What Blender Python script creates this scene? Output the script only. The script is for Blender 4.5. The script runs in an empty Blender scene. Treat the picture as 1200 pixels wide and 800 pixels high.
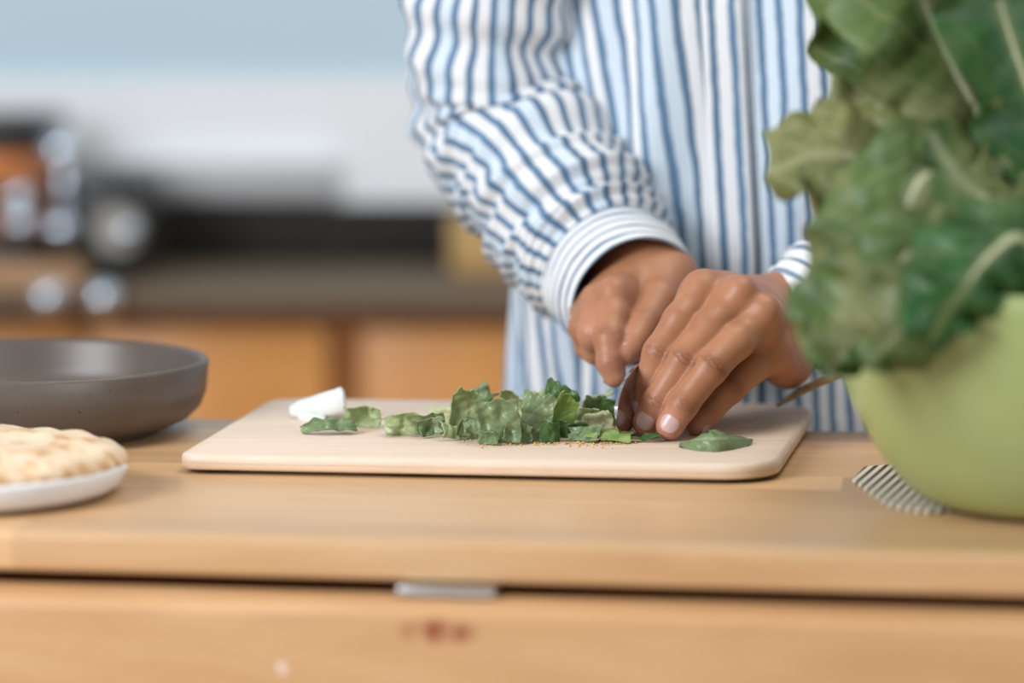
import bpy, bmesh, math, random
import numpy as np
from mathutils import Vector, Matrix

random.seed(7)
RNG = np.random.RandomState(11)
scene = bpy.context.scene
COL = scene.collection

# ------------------------------------------------------------------ camera
F_PX, W_PX, H_PX = 3500.0, 1200.0, 800.0
CAM_H = 0.263                      # above the table top, which is z = 0 (the floor is 0.9 m below)
PITCH = math.atan(400.0 / F_PX)
FLOOR = -0.90
cam_data = bpy.data.cameras.new('camera')
cam = bpy.data.objects.new('camera', cam_data)
COL.objects.link(cam)
cam_data.sensor_width = 36.0
cam_data.lens = F_PX * 36.0 / W_PX
cam_data.clip_start = 0.05
cam.location = (0, 0, CAM_H)
cam.rotation_euler = (math.radians(90) - PITCH, 0, 0)
cam_data.dof.use_dof = True
cam_data.dof.focus_distance = 1.715
cam_data.dof.aperture_fstop = 2.3
cam_data.dof.aperture_blades = 9
scene.camera = cam

# ------------------------------------------------------------------ light
world = bpy.data.worlds.new('world')
scene.world = world
world.use_nodes = True
bgn = world.node_tree.nodes['Background']
bgn.inputs[0].default_value = (0.90, 0.95, 1.0, 1)
bgn.inputs[1].default_value = 0.42


def area_light(name, loc, target, size, power, color, size_y=None):
    d = bpy.data.lights.new(name, 'AREA')
    d.energy = power
    d.color = color
    d.size = size
    if size_y:
        d.shape = 'RECTANGLE'
        d.size_y = size_y
    o = bpy.data.objects.new(name, d)
    COL.objects.link(o)
    o.location = loc
    o.rotation_euler = (Vector(target) - Vector(loc)).to_track_quat('-Z', 'Y').to_euler()
    return o


area_light('window_light', (-1.65, 0.30, 1.05), (0.05, 1.75, 0.0), 0.9, 54, (0.92, 0.96, 1.0), 1.3)
area_light('room_light', (0.5, 1.9, 1.9), (0.1, 1.8, 0.0), 1.0, 13, (1.0, 0.92, 0.80))
area_light('side_light', (1.6, -0.3, 0.9), (0.2, 1.6, -0.1), 1.2, 20, (0.92, 0.96, 1.0))

scene.view_settings.view_transform = 'Standard'
scene.view_settings.look = 'None'
scene.view_settings.gamma = 1.0
scene.view_settings.exposure = 0.22
scene.view_settings.use_curve_mapping = False

# ------------------------------------------------------------------ measuring helpers
CP, SP = math.cos(PITCH), math.sin(PITCH)


def ray(px, py):
    u = (px - 600.0) / F_PX
    v = (400.0 - py) / F_PX
    return Vector((u, CP + v * SP, -SP + v * CP))


def at(px, py, Y):
    """world point seen at pixel (px, py) at distance Y in front of the lens"""
    d = ray(px, py)
    return Vector((0, 0, CAM_H)) + d * (Y / d.y)


def atz(px, py, z):
    """world point seen at pixel (px, py) on the level z"""
    d = ray(px, py)
    return Vector((0, 0, CAM_H)) + d * ((z - CAM_H) / d.z)


# ------------------------------------------------------------------ object helpers
def link(o, parent=None):
    COL.objects.link(o)
    if parent is not None:
        o.parent = parent
    return o


def tag(o, label=None, cat=None, group=None, kind=None):
    if label:
        o['label'] = label
    if cat:
        o['category'] = cat
    if group:
        o['group'] = group
    if kind:
        o['kind'] = kind
    return o


def empty(name, loc=(0, 0, 0), rz=0.0, label=None, cat=None, group=None):
    o = bpy.data.objects.new(name, None)
    o.location = loc
    o.rotation_euler = (0, 0, rz)
    o.empty_display_size = 0.02
    link(o)
    return tag(o, label, cat, group)


def smooth(me, on=True):
    me.polygons.foreach_set('use_smooth', [on] * len(me.polygons))


def obj(name, bm, mat, parent=None, sm=True, angle=None):
    me = bpy.data.meshes.new(name)
    bmesh.ops.recalc_face_normals(bm, faces=bm.faces)
    bm.to_mesh(me)
    bm.free()
    smooth(me, sm)
    if angle is not None:
        me.set_sharp_from_angle(angle=math.radians(angle))
    if mat:
        me.materials.append(mat)
    o = bpy.data.objects.new(name, me)
    return link(o, parent)


def grid_obj(name, P, mat, parent=None, closed_v=False, uv=None, caps=False):
    """P: (n, m, 3) array of points -> quad surface. closed_v wraps the second axis. uv: (n, m+1 or m, 2)."""
    n, m = P.shape[:2]
    verts = P.reshape(-1, 3)
    faces, fuv = [], []
    mm = m if closed_v else m - 1
    for i in range(n - 1):
        for j in range(mm):
            k = (j + 1) % m
            faces.append((i * m + j, i * m + k, (i + 1) * m + k, (i + 1) * m + j))
            if uv is not None:
                fuv += [uv[i, j], uv[i, j + 1], uv[i + 1, j + 1], uv[i + 1, j]]
    if caps:
        faces.append(tuple(range(m)))
        faces.append(tuple((n - 1) * m + j for j in range(m)))
        if uv is not None:
            fuv += [uv[0, j] for j in range(m)] + [uv[n - 1, j] for j in range(m)]
    me = bpy.data.meshes.new(name)
    me.from_pydata([tuple(map(float, v)) for v in verts], [], faces)
    if uv is not None:
        l = me.uv_layers.new(name='UVMap')
        l.data.foreach_set('uv', np.array(fuv, dtype=np.float32).ravel())
    me.update()
    smooth(me)
    if mat:
        me.materials.append(mat)
    o = bpy.data.objects.new(name, me)
    return link(o, parent)


def add_box(bm, lo, hi, bevel=0.0, seg=2):
    lo, hi = Vector(lo), Vector(hi)
    r = bmesh.ops.create_cube(bm, size=1.0)
    vs = r['verts']
    for v in vs:
        v.co = Vector(((lo[i] + hi[i]) / 2 + v.co[i] * (hi[i] - lo[i]) for i in range(3)))
    if bevel > 0:
        es = list({e for v in vs for e in v.link_edges})
        bmesh.ops.bevel(bm, geom=es, offset=bevel, segments=seg, affect='EDGES', profile=0.5)


def box(name, lo, hi, mat, parent=None, bevel=0.0, seg=2):
    bm = bmesh.new()
    add_box(bm, lo, hi, bevel, seg)
    return obj(name, bm, mat, parent, sm=bevel > 0, angle=40 if bevel > 0 else None)


def lathe_pts(profile, n=64, wob=0.0, seed=0):
    a = np.linspace(0, 2 * np.pi, n, endpoint=False)
    pr = np.array(profile)
    P = np.zeros((len(pr), n, 3))
    P[:, :, 0] = pr[:, 0:1] * np.cos(a)
    P[:, :, 1] = pr[:, 0:1] * np.sin(a)
    P[:, :, 2] = pr[:, 1:2]
    return P


def lathe(name, profile, mat, parent=None, n=64, loc=None):
    """profile of (r, z); ends at r = 0 are closed by tiny rings"""
    P = lathe_pts([(max(r, 1e-4), z) for r, z in profile], n)
    if loc is not None:
        P = P + np.array(loc)
    return grid_obj(name, P, mat, parent, closed_v=True)


def curve_pts(ctrl, n):
    """Catmull-Rom through control points"""
    c = [Vector(p) for p in ctrl]
    c = [c[0] * 2 - c[1]] + c + [c[-1] * 2 - c[-2]]
    out = []
    segs = len(c) - 3
    for k in range(n):
        t = k / (n - 1) * segs
        i = min(int(t), segs - 1)
        t -= i
        p0, p1, p2, p3 = c[i:i + 4]
        out.append(0.5 * ((2 * p1) + (p2 - p0) * t + (2 * p0 - 5 * p1 + 4 * p2 - p3) * t * t + (3 * p1 - p0 - 3 * p2 + p3) * t ** 3))
    return out


def frames(pts, ref):
    """parallel transported frames along a path"""
    T, A, B = [], [], []
    a = None
    for i, p in enumerate(pts):
        t = (pts[min(i + 1, len(pts) - 1)] - pts[max(i - 1, 0)]).normalized()
        if a is None:
            a = Vector(ref)
        a = (a - t * a.dot(t)).normalized()
        T.append(t); A.append(a.copy()); B.append(t.cross(a))
    return T, A, B


def tube(name, ctrl, radii, mat, parent=None, n=24, m=12, ref=(0, 0, 1)):
    pts = curve_pts(ctrl, n)
    T, A, B = frames(pts, ref)
    P = np.zeros((n, m, 3))
    for i in range(n):
        s = i / (n - 1) * (len(radii) - 1)
        k = min(int(s), len(radii) - 2)
        r = radii[k] + (radii[k + 1] - radii[k]) * (s - k)
        for j in range(m):
            th = 2 * math.pi * j / m
            P[i, j] = pts[i] + (A[i] * math.cos(th) + B[i] * math.sin(th)) * r
    return grid_obj(name, P, mat, parent, closed_v=True, caps=True)


# ------------------------------------------------------------------ materials
class NT:
    def __init__(self, name, rough=0.5, spec=0.5):
        self.m = bpy.data.materials.new(name)
        self.m.use_nodes = True
        self.t = self.m.node_tree
        self.b = self.t.nodes['Principled BSDF']
        self.b.inputs['Roughness'].default_value = rough
        self.b.inputs['Specular IOR Level'].default_value = spec

    def n(self, kind, **kw):
        nd = self.t.nodes.new(kind)
        for k, v in kw.items():
            setattr(nd, k, v)
        return nd

    def l(self, a, b):
        self.t.links.new(a, b)

    def coords(self, what='Object', scale=(1, 1, 1), rot=(0, 0, 0)):
        tc = self.n('ShaderNodeTexCoord')
        mp = self.n('ShaderNodeMapping')
        mp.inputs['Scale'].default_value = scale
        mp.inputs['Rotation'].default_value = rot
        self.l(tc.outputs[what], mp.inputs[0])
        return mp.outputs[0]

    def noise(self, vec, scale, detail=4, rough=0.55, dist=0.0):
        nd = self.n('ShaderNodeTexNoise')
        nd.inputs['Scale'].default_value = scale
        nd.inputs['Detail'].default_value = detail
        nd.inputs['Roughness'].default_value = rough
        nd.inputs['Distortion'].default_value = dist
        if vec is not None:
            self.l(vec, nd.inputs['Vector'])
        return nd.outputs['Fac']

    def ramp(self, fac, stops):
        r = self.n('ShaderNodeValToRGB')
        e = r.color_ramp.elements
        while len(e) < len(stops):
            e.new(0.5)
        for x, (p, c) in zip(e, stops):
            x.position = p
            x.color = (*c, 1) if len(c) == 3 else c
        self.l(fac, r.inputs[0])
        return r.outputs[0]

    def mix(self, fac, a, b, mode='MIX'):
        nd = self.n('ShaderNodeMix', data_type='RGBA', blend_type=mode)
        for sock, v in ((nd.inputs[0], fac), (nd.inputs[6], a), (nd.inputs[7], b)):
            if isinstance(v, bpy.types.NodeSocket):
                self.l(v, sock)
            elif isinstance(v, (int, float)):
                sock.default_value = v
            else:
                sock.default_value = (*v, 1)
        return nd.outputs[2]

    def math(self, op, a, b=None, clamp=False):
        nd = self.n('ShaderNodeMath', operation=op)
        nd.use_clamp = clamp
        for s, v in zip(nd.inputs, (a, b)):
            if v is None:
                continue
            if isinstance(v, bpy.types.NodeSocket):
                self.l(v, s)
            else:
                s.default_value = v
        return nd.outputs[0]

    def bump(self, h, strength=0.2, dist=0.001):
        nd = self.n('ShaderNodeBump')
        nd.inputs['Strength'].default_value = strength
        nd.inputs['Distance'].default_value = dist
        self.l(h, nd.inputs['Height'])
        self.l(nd.outputs[0], self.b.inputs['Normal'])

    def color(self, c):
        if isinstance(c, bpy.types.NodeSocket):
            self.l(c, self.b.inputs['Base Color'])
        else:
            self.b.inputs['Base Color'].default_value = (*c, 1)


def plain(name, col, rough=0.5, metal=0.0, spec=0.5, var=0.06, scale=30):
    t = NT(name, rough, spec)
    t.b.inputs['Metallic'].default_value = metal
    f = t.noise(t.coords(), scale)
    d = tuple(max(0, c * (1 - var)) for c in col)
    u = tuple(c * (1 + var) for c in col)
    t.color(t.ramp(f, [(0.3, d), (0.7, u)]))
    return t.m


def wood(name, dark, light, rough=0.35, along=(3, 30, 30), var=0.5, seedy=True, coat=0.0):
    t = NT(name, rough, 0.4)
    v = t.coords('Object', along)
    oi = t.n('ShaderNodeObjectInfo')
    if seedy:
        add = t.n('ShaderNodeVectorMath', operation='ADD')
        mul = t.math('MULTIPLY', oi.outputs['Random'], 37.0)
        t.l(v, add.inputs[0]); t.l(mul, add.inputs[1])
        v = add.outputs[0]
    g = t.noise(v, 2.2, 6, 0.6, 0.8)
    f = t.noise(v, 9.0, 4, 0.6, 0.2)
    base = t.ramp(g, [(0.25, dark), (0.5, tuple((a + b) / 2 for a, b in zip(dark, light))), (0.72, light)])
    base = t.mix(t.math('MULTIPLY', f, 0.25), base, tuple(c * 0.72 for c in dark))
    if seedy:
        tone = t.ramp(oi.outputs['Random'], [(0.0, (1 - var * .22,) * 3), (1.0, (1 + var * .14,) * 3)])
        base = t.mix(1.0, base, tone, 'MULTIPLY')
    t.color(base)
    t.bump(f, 0.08, 0.0006)
    if coat:
        t.b.inputs['Coat Weight'].default_value = coat
        t.b.inputs['Coat Roughness'].default_value = 0.25
    return t.m


M = {}
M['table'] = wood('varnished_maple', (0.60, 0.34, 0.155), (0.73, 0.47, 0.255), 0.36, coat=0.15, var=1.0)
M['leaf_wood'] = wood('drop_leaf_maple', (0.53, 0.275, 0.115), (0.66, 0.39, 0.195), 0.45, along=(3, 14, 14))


def add_marks(mat):
    t = NT.__new__(NT); t.m = mat; t.t = mat.node_tree; t.b = t.t.nodes['Principled BSDF']
    src = t.b.inputs['Base Color'].links[0].from_socket
    v = t.coords()
    sx = t.n('ShaderNodeSeparateXYZ'); t.l(v, sx.inputs[0])

    def spot(cx_, cz_, rx, rz):
        a = t.math('POWER', t.math('DIVIDE', t.math('SUBTRACT', sx.outputs[0], cx_), rx), 2.0)
        b = t.math('POWER', t.math('DIVIDE', t.math('SUBTRACT', sx.outputs[2], cz_), rz), 2.0)
        return t.math('SUBTRACT', 1.0, t.math('ADD', a, b), True)
    n = t.ramp(t.noise(t.coords('Object', (90, 90, 22)), 1.0, 3), [(0.42, (0, 0, 0)), (0.60, (1, 1, 1))])
    f = t.math('MULTIPLY', spot(-0.031, -0.0375, 0.021, 0.0075), n)
    c = t.mix(t.math('MULTIPLY', f, 1.2, True), src, (0.25, 0.06, 0.02))
    n2 = t.ramp(t.noise(t.coords('Object', (160, 160, 160)), 1.0, 3), [(0.45, (0, 0, 0)), (0.6, (1, 1, 1))])
    c = t.mix(t.math('MULTIPLY', spot(-0.110, -0.0575, 0.006, 0.004), n2), c, (0.75, 0.68, 0.6))
    t.color(c)


add_marks(M['leaf_wood'])
M['board'] = wood('pale_bamboo', (0.67, 0.505, 0.385), (0.77, 0.625, 0.51), 0.5, along=(2.5, 40, 40), var=0.0, seedy=False)
M['board_edge'] = wood('bamboo_lower_ply', (0.60, 0.42, 0.28), (0.72, 0.55, 0.40), 0.55, along=(4, 40, 40), var=0.0, seedy=False)
M['cabinet'] = wood('orange_maple', (0.60, 0.245, 0.06), (0.72, 0.335, 0.092), 0.4, along=(3, 3, 3), var=0.3)
M['cab_dark'] = wood('cabinet_carcass_wood', (0.36, 0.13, 0.035), (0.44, 0.18, 0.05), 0.5, along=(3, 3, 3), var=0.2)
M['wall'] = plain('pale_blue_paint', (0.53, 0.665, 0.75), 0.8, var=0.02, scale=4)
M['white'] = plain('white_wall_panel', (0.84, 0.86, 0.88), 0.55, var=0.02, scale=4)
M['floor'] = wood('floor_boards', (0.30, 0.20, 0.12), (0.40, 0.28, 0.18), 0.5, along=(2, 12, 12), seedy=False)
M['granite'] = plain('dark_granite', (0.150, 0.108, 0.070), 0.6, spec=0.3, var=0.35, scale=160)
M['granite_dark'] = plain('near_black_stone', (0.024, 0.022, 0.019), 0.7, spec=0.2, var=0.3, scale=120)
M['steel'] = plain('brushed_steel', (0.62, 0.63, 0.64), 0.28, 1.0, var=0.05)
M['grey_metal'] = plain('grey_metal', (0.50, 0.50, 0.51), 0.5, 0.2, var=0.05)
M['chrome'] = plain('chrome', (0.78, 0.88, 1.0), 0.06, 1.0, var=0.01)
M['copper'] = plain('copper_enamel', (0.50, 0.17, 0.05), 0.35, 0.35, var=0.1)
M['black'] = plain('black_plastic', (0.018, 0.017, 0.016), 0.4, var=0.2)
M['dial'] = plain('dial_face', (0.42, 0.40, 0.36), 0.4, 0.3, var=0.1)
M['tan'] = wood('tan_tray_wood', (0.42, 0.24, 0.12), (0.52, 0.32, 0.18), 0.5)
M['yellow_wood'] = wood('yellow_block_wood', (0.48, 0.29, 0.10), (0.58, 0.37, 0.15), 0.5)
M['pan'] = None
M['plate'] = plain('white_glaze', (0.72, 0.72, 0.73), 0.28, var=0.02)
M['nail'] = plain('fingernail', (0.58, 0.37, 0.36), 0.25, spec=0.6, var=0.03, scale=200)
M['trouser'] = plain('dark_trouser_cloth', (0.02, 0.025, 0.035), 0.85, var=0.3, scale=200)
M['blade'] = None


def mk_pan():
    t = NT('dark_grey_stoneware', 0.38, 0.5)
    v = t.coords()
    sp = t.noise(v, 420, 2)
    f = t.noise(v, 24, 4)
    c = t.ramp(f, [(0.3, (0.088, 0.067, 0.053)), (0.7, (0.110, 0.086, 0.070))])
    c = t.mix(t.math('GREATER_THAN', sp, 0.71), c, (0.03, 0.026, 0.024))
    t.color(c)
    t.bump(sp, 0.08, 0.0004)
    return t.m


M['pan'] = mk_pan()


def mk_blade():
    t = NT('polished_blade_steel', 0.13, 0.5)
    t.b.inputs['Metallic'].default_value = 1.0
    f = t.noise(t.coords('Object', (400, 400, 6)), 1.0, 3)
    t.color(t.ramp(f, [(0.3, (0.50, 0.50, 0.52)), (0.7, (0.58, 0.58, 0.60))]))
    return t.m


M['blade'] = mk_blade()


def mk_bowl():
    t = NT('pale_green_glaze', 0.30, 0.5)
    f = t.noise(t.coords(), 6, 3)
    t.color(t.ramp(f, [(0.3, (0.315, 0.375, 0.145)), (0.7, (0.345, 0.405, 0.165))]))
    return t.m


M['bowl'] = mk_bowl()


def mk_skin():
    t = NT('brown_skin', 0.44, 0.42)
    at_ = t.n('ShaderNodeAttribute', attribute_name='mask')
    sep = t.n('ShaderNodeSeparateColor')
    t.l(at_.outputs['Color'], sep.inputs[0])
    v = t.coords()
    big = t.noise(v, 45, 4)
    fine = t.noise(v, 900, 3)
    base = t.ramp(big, [(0.3, (0.36, 0.150, 0.075)), (0.7, (0.44, 0.20, 0.105))])
    base = t.mix(t.math('MULTIPLY', sep.outputs[0], 0.55), base, (0.25, 0.085, 0.04))
    base = t.mix(t.math('MULTIPLY', sep.outputs[1], 0.55), base, (0.60, 0.27, 0.19))
    base = t.mix(t.math('MULTIPLY', sep.outputs[2], 0.5), base, (0.16, 0.055, 0.028))
    t.color(base)
    vo = t.n('ShaderNodeTexVoronoi', feature='DISTANCE_TO_EDGE')
    vo.inputs['Scale'].default_value = 750
    t.l(v, vo.inputs['Vector'])
    h = t.math('ADD', t.math('MULTIPLY', vo.outputs['Distance'], 1.2), t.math('MULTIPLY', fine, 0.5))
    t.bump(h, 0.13, 0.0005)
    t.b.inputs['Subsurface Weight'].default_value = 0.12
    t.b.inputs['Subsurface Radius'].default_value = (1.0, 0.35, 0.2)
    t.b.inputs['Subsurface Scale'].default_value = 0.004
    return t.m


M['skin'] = mk_skin()


def mk_shirt(name, width=0.36, blue=(0.054, 0.118, 0.205)):
    """white linen with blue stripes; UV.x counts the stripes"""
    t = NT(name, 0.85, 0.2)
    uv = t.n('ShaderNodeUVMap')
    sx = t.n('ShaderNodeSeparateXYZ')
    t.l(uv.outputs[0], sx.inputs[0])
    v = t.coords()
    wob = t.math('MULTIPLY', t.math('SUBTRACT', t.noise(v, 60, 3), 0.5), 0.22)
    u = t.math('ADD', sx.outputs[0], wob)
    fr = t.math('FRACT', u)
    d = t.math('ABSOLUTE', t.math('SUBTRACT', fr, 0.5))
    s = t.ramp(d, [(width * 0.5 - 0.03, (1, 1, 1)), (width * 0.5 + 0.05, (0, 0, 0))])
    idx = t.math('FLOOR', u)
    wn = t.n('ShaderNodeTexWhiteNoise', noise_dimensions='1D')
    t.l(idx, wn.inputs['W'])
    tone = t.mix(wn.outputs['Value'], blue, tuple(c * 1.45 for c in blue))
    slub = t.noise(t.coords('Object', (1, 1, 1)), 420, 2)
    tone = t.mix(t.math('MULTIPLY', slub, 0.35), tone, (0.30, 0.42, 0.55))
    wn2 = t.n('ShaderNodeTexWhiteNoise', noise_dimensions='1D')
    t.l(t.math('ADD', t.math('FLOOR', t.math('ADD', u, 0.5)), 71.3), wn2.inputs['W'])
    ground = t.mix(t.math('GREATER_THAN', wn2.outputs['Value'], 0.55), (0.74, 0.745, 0.76), (0.60, 0.68, 0.76))
    c = t.mix(s, ground, tone)
    t.color(c)
    fine = t.noise(v, 800, 2)
    cr = t.noise(v, 70, 4)
    t.bump(t.math('ADD', fine, t.math('MULTIPLY', cr, 3.0)), 0.25, 0.0012)
    t.b.inputs['Sheen Weight'].default_value = 0.15
    return t.m


M['shirt'] = mk_shirt('striped_linen')
M['cuff'] = mk_shirt('striped_linen_cuff', 0.30, (0.12, 0.165, 0.23))


def mk_leaf(name, dark, light, rib, rough=0.42, trans=0.25, vein=7.0, olive=0.0):
    t = NT(name, rough, 0.4)
    uv = t.n('ShaderNodeUVMap')
    sx = t.n('ShaderNodeSeparateXYZ')
    t.l(uv.outputs[0], sx.inputs[0])
    v = t.coords()
    big = t.noise(v, 38, 4)
    small = t.noise(v, 210, 4)
    base = t.ramp(t.math('ADD', t.math('MULTIPLY', big, 0.7), t.math('MULTIPLY', small, 0.3)), [(0.32, dark), (0.68, light)])
    patch = t.ramp(t.noise(v, 20, 2, 0.5, 0.6), [(0.50, (0, 0, 0)), (0.66, (1, 1, 1))])
    base = t.mix(t.math('MULTIPLY', patch, olive), base, (0.30, 0.29, 0.125))
    # side veins run outwards and forwards from the midrib
    vv = t.math('ADD', t.math('MULTIPLY', sx.outputs[0], vein), t.math('MULTIPLY', t.math('ABSOLUTE', sx.outputs[1]), -2.2))
    fr = t.math('ABSOLUTE', t.math('SUBTRACT', t.math('FRACT', t.math('ADD', vv, t.math('MULTIPLY', big, 0.6))), 0.5))
    vm = t.ramp(fr, [(0.0, (1, 1, 1)), (0.09, (0, 0, 0))])
    mid = t.ramp(t.math('ABSOLUTE', sx.outputs[1]), [(0.0, (1, 1, 1)), (0.16, (0, 0, 0))])
    vn = t.math('MAXIMUM', t.math('MULTIPLY', vm, 0.55), mid)
    t.color(t.mix(t.math('MULTIPLY', vn, 0.7), base, rib))
    t.bump(t.math('SUBTRACT', t.math('MULTIPLY', small, 1.0), t.math('MULTIPLY', vn, 0.8)), 0.5, 0.0012)
    tr = t.n('ShaderNodeBsdfTranslucent')
    t.l(t.mix(0.4, base, (0.5, 0.62, 0.12)), tr.inputs[0])
    ms = t.n('ShaderNodeMixShader')
    ms.inputs[0].default_value = trans
    out = t.t.nodes['Material Output']
    t.l(t.b.outputs[0], ms.inputs[1]); t.l(tr.outputs[0], ms.inputs[2]); t.l(ms.outputs[0], out.inputs[0])
    return t.m


M['greens'] = mk_leaf('lettuce_green', (0.036, 0.092, 0.020), (0.150, 0.210, 0.055), (0.36, 0.35, 0.19), olive=0.65)
M['greens_dark'] = mk_leaf('lettuce_dark_green', (0.010, 0.066, 0.014), (0.046, 0.155, 0.034), (0.27, 0.29, 0.12), olive=0.12)
M['greens_olive'] = mk_leaf('lettuce_olive', (0.095, 0.125, 0.030), (0.27, 0.27, 0.10), (0.42, 0.40, 0.22), olive=0.6)
M['chop_mid'] = mk_leaf('chopped_mid', (0.12, 0.195, 0.075), (0.30, 0.375, 0.20), (0.38, 0.45, 0.27), 0.25, 0.2, 3)
M['chop_dark'] = mk_leaf('chopped_dark', (0.030, 0.090, 0.022), (0.115, 0.21, 0.06), (0.22, 0.32, 0.12), 0.28, 0.2, 3)
M['chop_light'] = mk_leaf('chopped_light', (0.30, 0.38, 0.155), (0.50, 0.56, 0.32), (0.60, 0.65, 0.44), 0.28, 0.25, 3)
M['chop_bright'] = mk_leaf('chopped_bright', (0.18, 0.32, 0.055), (0.38, 0.50, 0.14), (0.42, 0.50, 0.22), 0.28, 0.25, 3)
M['rib'] = plain('pale_rib', (0.46, 0.47, 0.27), 0.4, var=0.12, scale=120)
M['rib_white'] = plain('white_stalk_flesh', (0.68, 0.70, 0.67), 0.35, var=0.05, scale=120)
M['stalk'] = plain('brown_stalk', (0.36, 0.27, 0.16), 0.5, var=0.2, scale=120)
M['crumb'] = plain('golden_crumb', (0.62, 0.38, 0.12), 0.6, var=0.3, scale=300)


def mk_bread():
    t = NT('toasted_flatbread', 0.75, 0.25)
    v = t.coords()
    b = t.noise(v, 34, 5, 0.6, 0.4)
    s = t.noise(v, 120, 4)
    c = t.ramp(t.math('ADD', t.math('MULTIPLY', b, 0.7), t.math('MULTIPLY', s, 0.3)),
               [(0.36, (0.80, 0.66, 0.50)), (0.51, (0.76, 0.58, 0.40)), (0.57, (0.62, 0.37, 0.18)), (0.65, (0.50, 0.25, 0.10))])
    t.color(c)
    t.bump(s, 0.4, 0.001)
    return t.m


M['bread'] = mk_bread()


def mk_cloth():
    t = NT('striped_pot_cloth', 0.9, 0.1)
    tc = t.coords('Object', (1, 1, 1), (0, 0, math.radians(17)))
    sx = t.n('ShaderNodeSeparateXYZ')
    t.l(tc, sx.inputs[0])
    fr = t.math('ABSOLUTE', t.math('SUBTRACT', t.math('FRACT', t.math('MULTIPLY', sx.outputs[0], 188.0)), 0.5))
    s = t.ramp(fr, [(0.17, (1, 1, 1)), (0.30, (0, 0, 0))])
    t.color(t.mix(s, (0.66, 0.58, 0.46), (0.055, 0.04, 0.03)))
    return t.m


M['cloth'] = mk_cloth()

# ------------------------------------------------------------------ the room
Y_WALL = 3.62


def struct(name, lo, hi, mat):
    o = box(name, lo, hi, mat)
    o['kind'] = 'structure'
    return o


struct('floor', (-3.2, -1.2, FLOOR - 0.05), (3.2, Y_WALL, FLOOR), M['floor'])
struct('wall_back', (-3.2, Y_WALL, FLOOR), (3.2, Y_WALL + 0.1, 1.7), M['wall'])
z_band = at(240, 92, Y_WALL).z
z_up = at(240, 236, Y_WALL).z
struct('trim_1', (-3.2, Y_WALL - 0.012, -0.05), (3.2, Y_WALL, z_band), M['white'])

# ------------------------------------------------------------------ back kitchen run
Z_C = -0.05
Y_C0 = 3.27
cx = [-2.0, -1.36, -0.76, at(403, 430, Y_C0).x, 0.44, 1.04, 1.64]
cab_labels = [
    'orange wooden base cabinet under the dark worktop, far outside to the left',
    'orange wooden base cabinet at the left end of the dark worktop, past the coffee machine',
    'orange wooden base cabinet below the copper and black machines',
    'orange wooden base cabinet with its door beside the person\'s hip, under the dark worktop',
    'orange wooden base cabinet behind the person and the green bowl',
    'orange wooden base cabinet at the far right end of the dark worktop',
]
for i in range(1, 5):
    x0, x1 = cx[i] + 0.002, cx[i + 1] - 0.002
    c = empty('base_cabinet', ((x0 + x1) / 2, Y_C0 + 0.3, FLOOR), 0, cab_labels[i], 'cabinet', 'base cabinets along the back wall')
    w = (x1 - x0) / 2
    zt = Z_C - 0.030 - FLOOR
    box('body', (-w, -0.262, 0.09), (w, 0.03, zt), M['cab_dark'], c)
    box('plinth', (-w, -0.21, 0.0), (w, 0.03, 0.09), M['black'], c)
    half = w - 0.018
    for s in (-1, 1):
        xa, xb = (-half, -0.004) if s < 0 else (0.004, half)
        d = box('door', (xa, -0.282, 0.115), (xb, -0.262, zt - 0.02), M['cabinet'], c, 0.003)
        box('panel', (xa + 0.055, -0.286, 0.17), (xb - 0.055, -0.282, zt - 0.085), M['cabinet'], d, 0.0025)
        hx = (xb - 0.03) if s < 0 else (xa + 0.03)
        bm = bmesh.new()
        bmesh.ops.create_uvsphere(bm, u_segments=12, v_segments=8, radius=0.012, matrix=Matrix.Translation((hx, -0.30, zt - 0.16)))
        obj('knob', bm, M['steel'], d)

wt = empty('worktop', (0, Y_C0, Z_C), 0, 'long dark granite worktop with a low black upstand along the back wall', 'worktop')
box('slab', (-1.38, -0.02, -0.028), (1.06, Y_WALL - 0.014 - Y_C0, 0), M['granite'], wt, 0.004)
box('upstand', (-1.38, Y_WALL - 0.04 - Y_C0, 0.0005), (1.06, Y_WALL - 0.014 - Y_C0, z_up - Z_C), M['granite_dark'], wt, 0.003)

# grey rail above the upstand
p0, p1 = at(120, 236, Y_WALL - 0.03), at(392, 190, Y_WALL - 0.03)
r = empty('wall_rail', (0, Y_WALL - 0.012, 0), 0, 'low grey metal rail fixed to the white wall above the black upstand', 'rail')
box('rail_body', (p0.x, -0.03, p0.z + 0.002), (p1.x, 0, p1.z - 0.004), M['grey_metal'], r, 0.006)
box('rail_lip', (p0.x, -0.036, p1.z - 0.0035), (p1.x, 0, p1.z + 0.003), M['white'], r, 0.002)

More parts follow.
